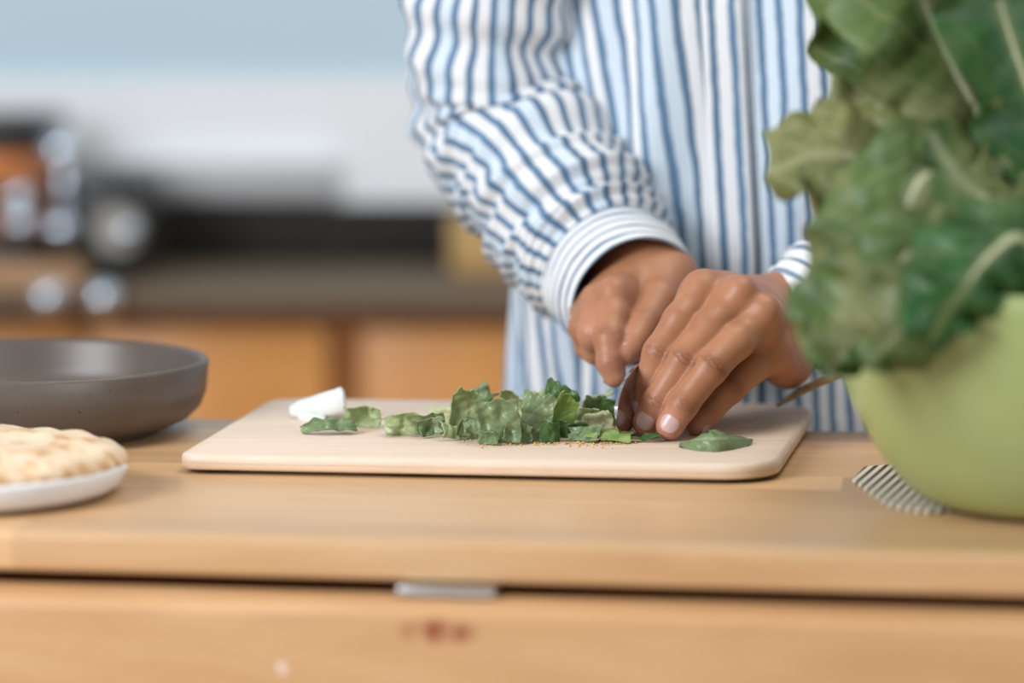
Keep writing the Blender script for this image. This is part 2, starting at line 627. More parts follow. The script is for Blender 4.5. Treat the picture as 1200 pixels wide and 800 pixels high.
# copper machine at the left edge
y = 3.43
xl, xr = at(-70, 300, y).x, at(62, 300, y).x
zt = at(0, 132, y).z
c = empty('coffee_machine', ((xl + xr) / 2, y, Z_C), 0, 'copper coffee machine with a black lid and chrome steam pipe, half cut off', 'coffee machine')
hw, hh = (xr - xl) / 2, zt - Z_C
box('base', (-hw, -0.09, 0), (hw, 0.10, 0.045), M['black'], c, 0.006)
box('body', (-hw, -0.02, 0.045), (hw, 0.10, hh - 0.04), M['copper'], c, 0.012)
box('brew_head', (-hw, -0.09, hh - 0.085), (hw, -0.02, hh - 0.04), M['copper'], c, 0.012)
box('lid', (-hw - 0.004, -0.094, hh - 0.04), (hw + 0.004, 0.104, hh), M['black'], c, 0.008)
for px, py, rr, nm in ((22, 232, 0.017, 'gauge'), (72, 176, 0.020, 'steam_knob'), (24, 262, 0.016, 'filter_knob'), (72, 268, 0.018, 'pipe_knob')):
    q = at(px, py, y - 0.10)
    bm = bmesh.new()
    bmesh.ops.create_uvsphere(bm, u_segments=24, v_segments=16, radius=rr, matrix=Matrix.Translation(q - Vector(c.location)))
    k = obj(nm, bm, M['chrome'], c)
q = at(72, 176, y - 0.10) - Vector(c.location)
q2 = at(72, 268, y - 0.10) - Vector(c.location)
tube('steam_pipe', [(hw - 0.01, -0.05, q.z + 0.004), (q.x, -0.09, q.z), (q.x + 0.002, -0.1, (q.z + q2.z) / 2), (q2.x, -0.10, q2.z)], [0.005] * 4, M['chrome'], c, 18, 10)

# black toaster with a round dial
xl, xr = at(82, 300, y).x, at(184, 300, y).x
zt = at(0, 203, y).z
c = empty('toaster', ((xl + xr) / 2, y, Z_C), 0, 'black countertop toaster with one big round grey dial on its front', 'toaster')
hw, hh = (xr - xl) / 2, zt - Z_C
box('body', (-hw, -0.08, 0.008), (hw, 0.10, hh), M['black'], c, 0.014, 3)
for sx in (-1, 1):
    for sy in (-0.06, 0.08):
        bm = bmesh.new()
        bmesh.ops.create_cone(bm, cap_ends=True, segments=12, radius1=0.008, radius2=0.008, depth=0.009, matrix=Matrix.Translation((sx * (hw - 0.02), sy, 0.0045)))
        obj('foot', bm, M['black'], c, angle=40)
q = at(139, 270, y - 0.08) - Vector(c.location)
bm = bmesh.new()
bmesh.ops.create_cone(bm, cap_ends=True, segments=40, radius1=0.027, radius2=0.024, depth=0.012,
                      matrix=Matrix.Translation((q.x, -0.086, q.z)) @ Matrix.Rotation(math.radians(90), 4, 'X'))
dl = obj('dial', bm, M['dial'], c, angle=40)
bm = bmesh.new()
bmesh.ops.create_uvsphere(bm, u_segments=20, v_segments=12, radius=0.012, matrix=Matrix.Translation((q.x + 0.012, -0.094, q.z)))
obj('dial_grip', bm, M['chrome'], dl)

# wooden tray with two steel cups on the worktop edge
a0 = at(-90, 362, 3.30).x
a1 = at(104, 362, 3.30).x
tr = empty('wooden_tray', ((a0 + a1) / 2, 3.285, Z_C), 0, 'tan wooden tray lying on the worktop in front of the coffee machine', 'tray')
hw = (a1 - a0) / 2
box('tray_base', (-hw, -0.045, 0), (hw, 0.045, 0.008), M['tan'], tr, 0.002)
for nm, lo, hi in (('front_rim', (-hw, -0.045, 0.008), (hw, -0.037, 0.022)), ('back_rim', (-hw, 0.037, 0.008), (hw, 0.045, 0.022)),
                   ('side_rim', (-hw, -0.037, 0.008), (-hw + 0.008, 0.037, 0.022)), ('side_rim', (hw - 0.008, -0.037, 0.008), (hw, 0.037, 0.022))):
    box(nm, lo, hi, M['tan'], tr, 0.002)
for px, lab in ((57, 'bright chrome ball knob on the worktop front edge below the tan tray'), (121, 'bright chrome ball knob on the worktop front edge right of the tan tray')):
    q = at(px, 349, Y_C0 - 0.045)
    c = empty('towel_knob', (q.x, Y_C0 - 0.0205, q.z), 0, lab, 'knob')
    bm = bmesh.new()
    bmesh.ops.create_uvsphere(bm, u_segments=28, v_segments=18, radius=0.0175, matrix=Matrix.Translation((0, -0.026, 0)))
    obj('ball', bm, M['chrome'], c)
    bm = bmesh.new()
    bmesh.ops.create_cone(bm, cap_ends=True, segments=20, radius1=0.008, radius2=0.006, depth=0.014, matrix=Matrix.Translation((0, -0.0065, 0)) @ Matrix.Rotation(math.radians(90), 4, 'X'))
    obj('stem', bm, M['chrome'], c, angle=40)

# yellow wooden block beside the person's elbow
y = 3.46
xl, xr = at(528, 300, y).x, at(600, 300, y).x
zt = at(560, 252, y).z
c = empty('knife_block', ((xl + xr) / 2, y, Z_C), 0, 'yellow wooden knife block behind the striped sleeve', 'knife block')
hw, hh = (xr - xl) / 2, zt - Z_C
box('block', (-hw, -0.05, 0), (hw, 0.07, hh), M['yellow_wood'], c, 0.006)
for k in range(3):
    x = -hw * 0.5 + k * hw * 0.5
    box('knife_grip', (x - 0.006, 0.0 + k * 0.012, hh - 0.01), (x + 0.006, 0.022 + k * 0.012, hh + 0.004), M['yellow_wood'], c, 0.003)

# ------------------------------------------------------------------ the table (a narrow kitchen cart with a folded leaf)
fl, fr_ = atz(0, 623, 0), atz(1200, 653, 0)
ANG = math.atan2(fr_.y - fl.y, fr_.x - fl.x)
org = atz(600, 637, 0)
cart = empty('kitchen_cart', (org.x, org.y, 0), ANG, 'maple kitchen cart with a butcher block top and a folded front leaf', 'table')
inv = Matrix.Rotation(-ANG, 4, 'Z') @ Matrix.Translation(-Vector((org.x, org.y, 0)))
bk = inv @ atz(600, 497, 0)
DEPTH = bk.y
NROW = 9
rw = DEPTH / NROW
HALF = 0.62
TOP_T = 0.0205
random.seed(5)
for i in range(NROW):
    x = -HALF
    cuts = [x]
    off = random.uniform(0.15, 0.5)
    while cuts[-1] < HALF - 0.18:
        cuts.append(min(HALF, cuts[-1] + (off if len(cuts) == 1 else random.uniform(0.38, 0.6))))
    cuts[-1] = HALF
    for a, b in zip(cuts, cuts[1:]):
        bm = bmesh.new()
        add_box(bm, (a, i * rw, -TOP_T), (b, (i + 1) * rw, 0))
        if i == 0 or i == NROW - 1:
            yy = 0 if i == 0 else DEPTH
            es = [e for e in bm.edges if all(abs(v.co.y - yy) < 1e-6 for v in e.verts) and abs(e.verts[0].co.z - e.verts[1].co.z) < 1e-6]
            bmesh.ops.bevel(bm, geom=es, offset=0.0035 if i == 0 else 0.003, segments=4, affect='EDGES', profile=0.5)
        # a hair of relief so that each stave catches the light by itself
        dz = random.uniform(-0.00012, 0.0)
        for v in bm.verts:
            if v.co.z > -0.001:
                v.co.z += dz
        obj('stave', bm, M['table'], cart, sm=True, angle=50)
# carcass below, in darker wood that stands in for shade in the gap
gap = 0.0055
zl = -TOP_T - gap
box('carcass', (-HALF + 0.04, 0.07, -0.82), (HALF - 0.04, DEPTH - 0.03, -TOP_T - 0.0005), M['cab_dark'], cart)
for sx in (-1, 1):
    for yy in (0.03, DEPTH - 0.07):
        box('foot', (sx * (HALF - 0.09) - 0.025, yy, FLOOR), (sx * (HALF - 0.09) + 0.025, yy + 0.05, -0.82), M['cab_dark'], cart, 0.004)
LEAF_T = 0.046
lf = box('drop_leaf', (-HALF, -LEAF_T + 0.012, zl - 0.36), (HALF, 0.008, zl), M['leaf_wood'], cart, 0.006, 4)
lf['label'] = 'folded maple leaf hanging below the front edge of the top'
hg0 = inv @ at(466, 688, org.y)
hg1 = inv @ at(583, 694, org.y)
hg = box('hinge', (hg0.x, -0.0105, zl + 0.0002), (hg1.x, 0.006, -TOP_T - 0.0004), M['steel'], cart, 0.0006)
hg['label'] = 'pale steel hinge in the gap under the top'
for k in range(9):
    bm = bmesh.new()
    x = hg0.x + (k + 0.5) * (hg1.x - hg0.x) / 9
    bmesh.ops.create_cone(bm, cap_ends=True, segments=12, radius1=0.0019, radius2=0.0019, depth=(hg1.x - hg0.x) / 9 - 0.0006,
                          matrix=Matrix.Translation((x, -0.0110, zl + 0.0024)) @ Matrix.Rotation(math.radians(90), 4, 'Y'))
    obj('knuckle', bm, M['steel'], hg, angle=40)

# ------------------------------------------------------------------ cutting board
BT, BB = 0.0112, 0.0026
FL = atz(207, 532, BT); FRR = atz(908, 545, BT); BR = atz(957, 473, BT); BL = atz(318, 466, BT)


def rounded_outline(pts, radii, seg=10):
    out = []
    n = len(pts)
    for i in range(n):
        p, a, b = pts[i], pts[i - 1], pts[(i + 1) % n]
        da, db = (a - p).normalized(), (b - p).normalized()
        ang = da.angle(db)
        r = radii[i]
        t = r / math.tan(ang / 2)
        c = p + (da + db).normalized() * (r / math.sin(ang / 2))
        s, e = p + da * t - c, p + db * t - c
        for k in range(seg + 1):
            f = k / seg
            v = (s * (1 - f) + e * f)
            out.append(c + v.normalized() * r)
    return out


def slab(name, outline, z0, z1, mat, parent=None, rnd=0.002, low=None):
    """closed outline extruded with rounded top and bottom rims"""
    c = sum(outline, Vector()) / len(outline)
    rings = []
    low = rnd if low is None else low
    prof = [(low, z0), (low * 0.3, z0 + low * 0.3), (0, z0 + low), (0, z1 - rnd), (rnd * 0.3, z1 - rnd * 0.3), (rnd, z1)]
    n = len(outline)
    nrm = []
    for i in range(n):
        t = outline[(i + 1) % n] - outline[i - 1]
        v = Vector((t.y, -t.x, 0)).normalized()
        if v.dot(outline[i] - c) < 0:
            v = -v
        nrm.append(v)
    P = np.zeros((len(prof), n, 3))
    for k, (ins, z) in enumerate(prof):
        for i in range(n):
            q = outline[i] - nrm[i] * ins
            P[k, i] = (q.x, q.y, z)
    return grid_obj(name, P, mat, parent, closed_v=True, caps=True)


cb = (FL + FRR + BR + BL) / 4
cbo = empty('cutting_board', (cb.x, cb.y, 0), 0, 'pale wooden cutting board with rounded corners lying on the cart', 'cutting board')
outl = [Vector((p.x - cb.x, p.y - cb.y, 0)) for p in (FL, FRR, BR, BL)]
ro = rounded_outline(outl, [0.012, 0.034, 0.030, 0.022])
ZM = 0.0062
o = slab('upper_layer', ro, ZM + 0.00005, BT, M['board'], cbo, 0.0028, 0.0002)
o.data.set_sharp_from_angle(angle=math.radians(60))
o = slab('lower_layer', [p * 0.9995 for p in ro], BB, ZM, M['board_edge'], cbo, 0.0003, 0.0012)
o['label'] = 'browner lower layer of the board'
for p in outl:
    bm = bmesh.new()
    q = p * 0.84
    bmesh.ops.create_cone(bm, cap_ends=True, segments=16, radius1=0.006, radius2=0.006, depth=BB + 0.0002, matrix=Matrix.Translation((q.x, q.y, BB / 2)))
    obj('rubber_foot', bm, M['black'], cbo, angle=40)

# ------------------------------------------------------------------ pan, plate, flatbread
pc = Vector((-0.3005, 1.818, 0.0))
pan = empty('shallow_pan', pc, 0, 'dark grey stoneware pan standing at the left edge behind the flatbread', 'pan')
R = 0.114
HZ = 0.0445
lathe('wall', [(R - 0.030, 0.0035), (R - 0.022, 0.0045), (R - 0.012, 0.009), (R - 0.005, 0.016), (R - 0.0015, 0.025), (R, HZ - 0.002), (R - 0.001, HZ - 0.0004), (R - 0.0025, HZ),
               (R - 0.004, HZ - 0.0006), (R - 0.005, HZ - 0.003), (R - 0.0065, 0.026), (R - 0.012, 0.015), (R - 0.024, 0.0095), (R - 0.032, 0.0085), (0, 0.0085)], M['pan'], pan, 128)
lathe('foot_ring', [(0, 0.004), (R - 0.030, 0.004), (R - 0.031, 0.0), (R - 0.034, 0.0), (R - 0.036, 0.0035), (0, 0.0038)], M['pan'], pan, 96)

pr = 0.088
plc = atz(142, 548, 0.016)
plc = Vector((plc.x - pr + 0.002, plc.y + 0.012, 0))
pl = empty('side_plate', plc, 0, 'small white plate with a low upright rim under the flatbread', 'plate')
lathe('dish', [(0, 0.003), (pr - 0.022, 0.003), (pr - 0.010, 0.002), (pr - 0.004, 0.006), (pr, 0.015), (pr - 0.0005, 0.0168), (pr - 0.002, 0.0172), (pr - 0.0035, 0.016), (pr - 0.008, 0.008), (pr - 0.016, 0.006), (0, 0.006)], M['plate'], pl, 128)
lathe('foot_ring', [(0, 0.003), (pr - 0.022, 0.003), (pr - 0.023, 0.0), (pr - 0.026, 0.0), (pr - 0.027, 0.003)], M['plate'], pl, 96)

n, m = 26, 110
P = np.zeros((n * 2 - 1, m, 3))
a = np.linspace(0, 2 * np.pi, m, endpoint=False)
br = pr - 0.001
for i in range(n * 2 - 1):
    top = i >= n
    k = i if i < n else 2 * n - 2 - i
    f = (k / (n - 1)) ** 0.8
    rr = br * f * (1 + 0.012 * np.sin(3 * a + 1) + 0.008 * np.sin(7 * a))
    if i < n:
        z = 0.0095 + 0.006 * f ** 6 + 0 * a
    else:
        edge = np.sqrt(np.clip(1 - f ** 14, 0, 1))
        z = 0.0150 + (0.0105 + 0.0035 * (1 - f * f)) * edge + 0.0011 * np.sin(rr * 90 * np.cos(a) + 2) * np.cos(rr * 110 * np.sin(a)) * edge + 0.001 * np.sin(rr * 260 * np.cos(a + 0.4)) * edge
    P[i, :, 0] = rr * np.cos(a); P[i, :, 1] = rr * np.sin(a); P[i, :, 2] = z
P[:, :, 2] += 0.0005
P[0, :, :2] *= 0.01 ; P[-1, :, :2] *= 0.01
fbo = grid_obj('flatbread', P, M['bread'], None, closed_v=True)
fbo.location = plc
tag(fbo, 'round puffy flatbread with toasted brown spots lying on the white plate', 'flatbread')

# ------------------------------------------------------------------ green bowl and the cloth under it
bc = Vector((0.283, 1.545, 0.0022))
prof_out = [(0.060, 0.0), (0.066, 0.0015), (0.078, 0.010), (0.091, 0.026), (0.103, 0.047), (0.111, 0.066), (0.118, 0.088), (0.123, 0.108), (0.1255, 0.118)]
prof_in = [(0.1245, 0.1195), (0.1225, 0.118), (0.119, 0.106), (0.108, 0.068), (0.098, 0.047), (0.085, 0.028), (0.070, 0.013), (0.05, 0.008), (0.0, 0.007)]
bo = lathe('mixing_bowl', [(0, 0.002), (0.056, 0.002)] + prof_out + prof_in, M['bowl'], None, 128)
bo.location = bc
tag(bo, 'pale green mixing bowl full of lettuce standing at the right edge', 'bowl')
cp = [atz(x, y, 0.001) for x, y in ((998, 563), (1013, 548), (1050, 545), (1180, 550), (1190, 590), (1088, 601), (1040, 593))]
cc = sum(cp, Vector()) / len(cp)
cl = slab('pot_cloth', rounded_outline([p - Vector((cc.x, cc.y, p.z)) for p in cp], [0.008, 0.006, 0.01, 0.01, 0.01, 0.008, 0.02], 6), 0.0, 0.0018, M['cloth'], None, 0.0006)
cl.location = (cc.x, cc.y, 0.0002)
tag(cl, 'folded black and cream striped cloth peeping out under the green bowl', 'cloth')

# ------------------------------------------------------------------ the person: hands grown from one distance field each
OFF = 0.34


def J(px, py, y):
    return np.array(at(px, py, y + OFF), dtype=np.float64)


def smin(a, b, k):
    h = np.maximum(k - np.abs(a - b), 0) / k
    return np.minimum(a, b) - h * h * k * 0.25


def surface_nets(f, origin, h):
    ins = f < 0
    nx, ny, nz = f.shape
    c = [(i, j, k) for i in (0, 1) for j in (0, 1) for k in (0, 1)]

    def sub(a, o):
        return a[o[0]:nx - 1 + o[0], o[1]:ny - 1 + o[1], o[2]:nz - 1 + o[2]]
    cnt = sum(sub(ins, o).astype(np.int8) for o in c)
    act = (cnt > 0) & (cnt < 8)
    idx = -np.ones(act.shape, dtype=np.int64)
    cells = np.argwhere(act)
    idx[act] = np.arange(len(cells))
    acc = np.zeros((len(cells), 3)); num = np.zeros(len(cells))
    vals = {o: f[cells[:, 0] + o[0], cells[:, 1] + o[1], cells[:, 2] + o[2]].astype(np.float64) for o in c}
    for i, o1 in enumerate(c):
        for o2 in c[i + 1:]:
            if sum(abs(x - y) for x, y in zip(o1, o2)) != 1:
                continue
            a, b = vals[o1], vals[o2]
            m = (a < 0) != (b < 0)
            t = np.where(m, a / np.where(m, a - b, 1), 0)
            p = np.array(o1) + t[:, None] * (np.array(o2) - np.array(o1))
            acc += np.where(m[:, None], p, 0); num += m
    V = origin + (cells + acc / num[:, None]) * h
    F = []
    for ax in range(3):
        sl0 = [slice(1, -1)] * 3; sl1 = [slice(1, -1)] * 3
        sl0[ax] = slice(0, -1); sl1[ax] = slice(1, None)
        a, b = ins[tuple(sl0)], ins[tuple(sl1)]
        e = np.argwhere(a != b)
        if not len(e):
            continue
        flip = a[e[:, 0], e[:, 1], e[:, 2]]
        base = e.copy()
        for d in range(3):
            if d != ax:
                base[:, d] += 1
        u, v = [d for d in range(3) if d != ax]
        q = []
        for du, dv in ((0, 0), (1, 0), (1, 1), (0, 1)):
            cc_ = base.copy(); cc_[:, u] -= du; cc_[:, v] -= dv
            q.append(idx[cc_[:, 0], cc_[:, 1], cc_[:, 2]])
        q = np.stack(q, 1)
        if ax == 1:
            flip = ~flip
        q[~flip] = q[~flip][:, ::-1]
        F.append(q)
    F = np.concatenate(F)
    F = F[(F >= 0).all(1)]
    return V, F


def capsule(X, Y, Z, a, b, ra, rb):
    d = b - a
    L = d.dot(d)
    px_, py_, pz_ = X - a[0], Y - a[1], Z - a[2]
    t = np.clip((px_ * d[0] + py_ * d[1] + pz_ * d[2]) / L, 0, 1)
    return np.sqrt((px_ - t * d[0]) ** 2 + (py_ - t * d[1]) ** 2 + (pz_ - t * d[2]) ** 2) - (ra + (rb - ra) * t)


def build_hand(fingers, palm, h=0.0008, webk=0.007):
    """fingers: lists of (point, radius); palm: list of (a, b, ra, rb, k)"""
    allp = [p for f in fingers for p, r in f] + [p for q in palm for p in q[:2]]
    allp = np.array(allp)
    lo, hi = allp.min(0) - 0.034, allp.max(0) + 0.034
    nn = np.ceil((hi - lo) / h).astype(int)
    ax = [(lo[i] + np.arange(nn[i]) * h).astype(np.float32) for i in range(3)]
    big = np.float32(0.2)

    def put(field, a, b, ra, rb, k):
        m = max(ra, rb) + 0.013
        l_, u_ = np.minimum(a, b) - m, np.maximum(a, b) + m
        s = tuple(slice(max(0, int((l_[i] - lo[i]) / h)), min(nn[i], int((u_[i] - lo[i]) / h) + 2)) for i in range(3))
        X, Y, Z = np.meshgrid(ax[0][s[0]], ax[1][s[1]], ax[2][s[2]], indexing='ij', sparse=True)
        d = capsule(X, Y, Z, a.astype(np.float32), b.astype(np.float32), ra, rb)
        field[s] = smin(field[s], d, k)
    P = np.full(nn, big, dtype=np.float32)
    for a, b, ra, rb, k in palm:
        put(P, a, b, ra, rb, k)
    FF = np.full(nn, big, dtype=np.float32)
    for f in fingers:
        G = np.full(nn, big, dtype=np.float32)
        for (a, ra), (b, rb) in zip(f, f[1:]):
            put(G, a, b, ra, rb, 0.0035)
        FF = smin(FF, G, 0.0012)
        del G
    T = smin(P, FF, webk)
    # soften the field a little so that the joints run together
    for _ in range(2):
        for d in range(3):
            T = (np.roll(T, 1, d) + 2 * T + np.roll(T, -1, d)) * 0.25
    V, F = surface_nets(T, lo, h)
    return V, F


def knuckle_data(V, N, joints, tips):
    """pigment masks (knuckle, fingertip, crease line) and creases pressed into the skin at each joint"""
    mask = np.zeros((len(V), 4), dtype=np.float32); mask[:, 3] = 1
    disp = np.zeros(len(V))
    for p, axis, dorsal, r, amp in joints:
        d = V - p
        t = d @ axis
        rad = d - np.outer(t, axis)
        rl = np.linalg.norm(rad, axis=1) + 1e-9
        dm = np.clip((rad / rl[:, None]) @ dorsal * 1.6 - 0.35, 0, 1)
        near = np.exp(-(t / 0.0065) ** 2) * (rl < r * 1.5) * dm
        mask[:, 0] = np.maximum(mask[:, 0], near * (1 if amp > 0.4 else 0.7))
        side = np.cross(axis, dorsal)
        s = rad @ side
        for off, w, a in ((-0.0030, 0.0007, 0.6), (-0.0006, 0.0008, 1.0), (0.0020, 0.0007, 0.8)):
            tt = t - off * (1.15 - 110 * np.abs(s)) - 0.0002 * np.sin(s * 1400 + off * 9000) - 0.0003 * np.sin(s * 700 + off * 4000)
            g = np.exp(-(tt / w) ** 2) * dm * (rl < r * 1.5) * a
            disp -= g * 0.00042 * amp
            mask[:, 2] = np.maximum(mask[:, 2], g * amp)
    for p in tips:
        d = np.linalg.norm(V - p, axis=1)
        mask[:, 1] = np.maximum(mask[:, 1], np.clip(1.25 - d / 0.016, 0, 1))
    return mask, disp


def unit(v):
    v = np.asarray(v, float)
    return v / np.linalg.norm(v)


def vnormals(V, F):
    n = np.cross(V[F[:, 2]] - V[F[:, 0]], V[F[:, 3]] - V[F[:, 1]])
    N = np.zeros_like(V)
    for k in range(4):
        np.add.at(N, F[:, k], n)
    return N / (np.linalg.norm(N, axis=1)[:, None] + 1e-12)


def relax(V, F, it=2, lam=0.5):
    E = np.concatenate([F[:, [0, 1]], F[:, [1, 2]], F[:, [2, 3]], F[:, [3, 0]]])
    for _ in range(it):
        S = np.zeros_like(V); C = np.zeros(len(V))
        for k in range(3):
            S[:, k] = np.bincount(E[:, 0], V[E[:, 1], k], len(V)) + np.bincount(E[:, 1], V[E[:, 0], k], len(V))
        C = np.bincount(E[:, 0], minlength=len(V)) + np.bincount(E[:, 1], minlength=len(V))
        V = V + lam * (S / C[:, None] - V)
    return V


toward_cam = np.array([0.0, -1.0, 0.12])
# --- the person's left hand (at the right of the knife), knuckles to the lens
L_index = [(J(824, 340, 1.412), .0108), (J(797, 375, 1.392), .0099), (J(772, 413, 1.385), .0091), (J(757, 455, 1.387), .0082), (J(752, 481, 1.386), .0072)]
L_mid = [(J(866, 349, 1.402), .0112), (J(832, 385, 1.384), .0103), (J(801, 423, 1.374), .0097), (J(771, 470, 1.373), .0087), (J(757, 495, 1.375), .0081)]
L_ring = [(J(893, 373, 1.400), .0110), (J(862, 401, 1.378), .0102), (J(833, 431, 1.364), .0097), (J(800, 474, 1.360), .0087), (J(785, 499, 1.361), .0083)]
L_lit = [(J(906, 410, 1.408), .0100), (J(880, 432, 1.396), .0092), (J(857, 454, 1.388), .0085), (J(831, 483, 1.385), .0071), (J(817, 498, 1.384), .0067)]
L_thumb = [(J(880, 395, 1.462), .0135), (J(845, 418, 1.448), .0115), (J(812, 448, 1.425), .0100), (J(790, 476, 1.408), .0085)]
wr = J(930, 384, 1.478)
L_palm = [
    (J(826, 342, 1.412), J(900, 352, 1.468), .0112, .0150, .010),
    (J(868, 350, 1.402), J(914, 364, 1.470), .0116, .0160, .010),
    (J(895, 374, 1.400), J(924, 384, 1.470), .0112, .0160, .010),
    (J(907, 411, 1.408), J(928, 408, 1.466), .0108, .0150, .010),
    (J(842, 366, 1.424), J(905, 376, 1.468), .0100, .0165, .012),
    (J(880, 384, 1.418), J(912, 392, 1.460), .0105, .0165, .012),
    (J(908, 424, 1.420), J(922, 428, 1.450), .0110, .0145, .012),
    (J(872, 385, 1.446), J(912, 385, 1.470), .0125, .0160, .012),
    (J(912, 370, 1.468), J(962, 330, 1.484), .0185, .0195, .014),
    (J(922, 394, 1.470), J(976, 350, 1.484), .0185, .0195, .014),
    (J(960, 346, 1.484), J(1020, 292, 1.500), .0225, .0245, .014),
    (J(818, 352, 1.409), J(858, 362, 1.404), .0092, .0098, .012),
    (J(856, 364, 1.404), J(884, 386, 1.400), .0096, .0096, .012),
    (J(886, 386, 1.402), J(899, 416, 1.408), .0090, .0085, .010),
    (J(850, 345, 1.418), J(890, 362, 1.415), .0110, .0110, .012),
    (J(823, 338, 1.404), J(824, 340, 1.406), .0096, .0096, .006),
    (J(868, 343, 1.393), J(869, 345, 1.395), .0102, .0102, .006),
    (J(896, 364, 1.390), J(897, 366, 1.392), .0098, .0098, .006),
]
# --- the person's right hand, gripping the knife
R_index = [(J(724, 346, 1.462), .0118), (J(718, 372, 1.444), .0104), (J(715, 398, 1.430), .0097), (J(715, 424, 1.424), .0080), (J(720, 440, 1.424), .0073)]
R_mid = [(J(705, 356, 1.474), .0114), (J(698, 372, 1.456), .0104), (J(696, 390, 1.446), .0100), (J(698, 410, 1.456), .0085), (J(712, 418, 1.472), .0080)]
R_ring = [(J(690, 364, 1.492), .0108), (J(685, 384, 1.470), .0093), (J(690, 405, 1.478), .0083), (J(706, 412, 1.496), .0078)]
R_lit = [(J(690, 366, 1.510), .0098), (J(688, 390, 1.496), .0084), (J(696, 404, 1.508), .0075), (J(710, 406, 1.520), .0070)]
R_thumb = [(J(786, 326, 1.498), .0150), (J(772, 352, 1.468), .0122), (J(756, 382, 1.446), .0107), (J(742, 402, 1.432), .0092), (J(733, 412, 1.428), .0084)]
R_palm = [
    (J(722, 347, 1.462), J(752, 314, 1.515), .0112, .0150, .010),
    (J(702, 355, 1.474), J(738, 318, 1.520), .0112, .0160, .010),
    (J(691, 364, 1.492), J(726, 326, 1.530), .0108, .0150, .010),
    (J(691, 368, 1.510), J(718, 334, 1.540), .0105, .0140, .010),
    (J(724, 366, 1.486), J(748, 338, 1.525), .0130, .0160, .012),
    (J(712, 384, 1.498), J(735, 350, 1.530), .0115, .0150, .012),
    (J(786, 326, 1.498), J(756, 312, 1.515), .0150, .0170, .014),
    (J(768, 345, 1.486), J(740, 345, 1.486), .0105, .0105, .012),
    (J(748, 346, 1.486), J(768, 336, 1.500), .0115, .0135, .012),
    (J(760, 322, 1.505), J(785, 318, 1.512), .0165, .0150, .014),
    (J(752, 318, 1.520), J(700, 272, 1.580), .0210, .0230, .014),
    (J(736, 324, 1.526), J(690, 280, 1.580), .0200, .0220, .014),
    (J(700, 275, 1.580), J(660, 232, 1.620), .0260, .0280, .014),
    (J(719, 341, 1.453), J(720, 342, 1.455), .0084, .0084, .006),
    (J(698, 350, 1.465), J(699, 351, 1.467), .0082, .0082, .006),
]


def joints_of(f, amps, dors=toward_cam, skip_first=False):
    out = []
    P = [p for p, r in f]
    for i, a in amps:
        ax = unit(P[i + 1] - P[i - 1])
        d = np.array(dors) - ax * np.dot(dors, ax)
        out.append((P[i], ax, unit(d), f[i][1] * 1.1, a))
    return out


person = empty('person', (0.18, 2.02, FLOOR), 0,
               'person in loose blue and white striped shirt slicing greens on the wooden board', 'person')
PL = np.array(person.location)
bv, bf, bm_ = [], [], []
nv = 0
for fingers, palm, joints, tips in (
        ((L_index, L_mid, L_ring, L_lit, L_thumb), L_palm,
         joints_of(L_index, ((2, 0.8), (3, 0.5))) + joints_of(L_mid, ((2, 1.0), (3, 0.75))) + joints_of(L_ring, ((2, 1.0), (3, 0.55))) + joints_of(L_lit, ((2, 0.6), (3, 0.4))),
         [L_index[-1][0], L_mid[-1][0], L_ring[-1][0], L_lit[-1][0]]),
        ((R_index, R_mid, R_ring, R_lit, R_thumb), R_palm,
         joints_of(R_index, ((2, 0.4), (3, 0.3))) + joints_of(R_thumb, ((2, 0.4),), (0.35, -0.8, 0.4)),
         [R_index[-1][0], R_thumb[-1][0], R_mid[2][0]])):
    V, F = build_hand(fingers, palm)
    V = relax(V, F, 3, 0.5)
    N = vnormals(V, F)
    mask, disp = knuckle_data(V, N, joints, tips)
    c = V[F].mean(1)
    V = V + N * disp[:, None] * (1 if np.mean(np.einsum('ij,ij->i', N, V - V.mean(0))) > 0 else -1)
    bv.append(V); bf.append(F + nv); bm_.append(mask); nv += len(V)


# --- arms and trunk (under the clothes)
def tube_np(ctrl, radii, n, m, ref):
    pts = curve_pts(ctrl, n)
    T, A, B = frames(pts, ref)
    P = np.zeros((n, m, 3))
    for i in range(n):
        s = i / (n - 1) * (len(radii) - 1)
        k = min(int(s), len(radii) - 2)
        r = radii[k] + (radii[k + 1] - radii[k]) * (s - k)
        rx, ry = (r if np.ndim(r) else (r, r))
        for j in range(m):
            th = 2 * math.pi * j / m
            P[i, j] = pts[i] + A[i] * math.cos(th) * rx + B[i] * math.sin(th) * ry
    return P


def add_np(P):
    global nv
    n, m = P.shape[:2]
    F = [(i * m + j, i * m + (j + 1) % m, (i + 1) * m + (j + 1) % m, (i + 1) * m + j) for i in range(n - 1) for j in range(m)]
    V = P.reshape(-1, 3)
    mk = np.zeros((len(V), 4), dtype=np.float32); mk[:, 3] = 1
    bv.append(V); bf.append(np.array(F) + nv); bm_.append(mk); nv += len(V)


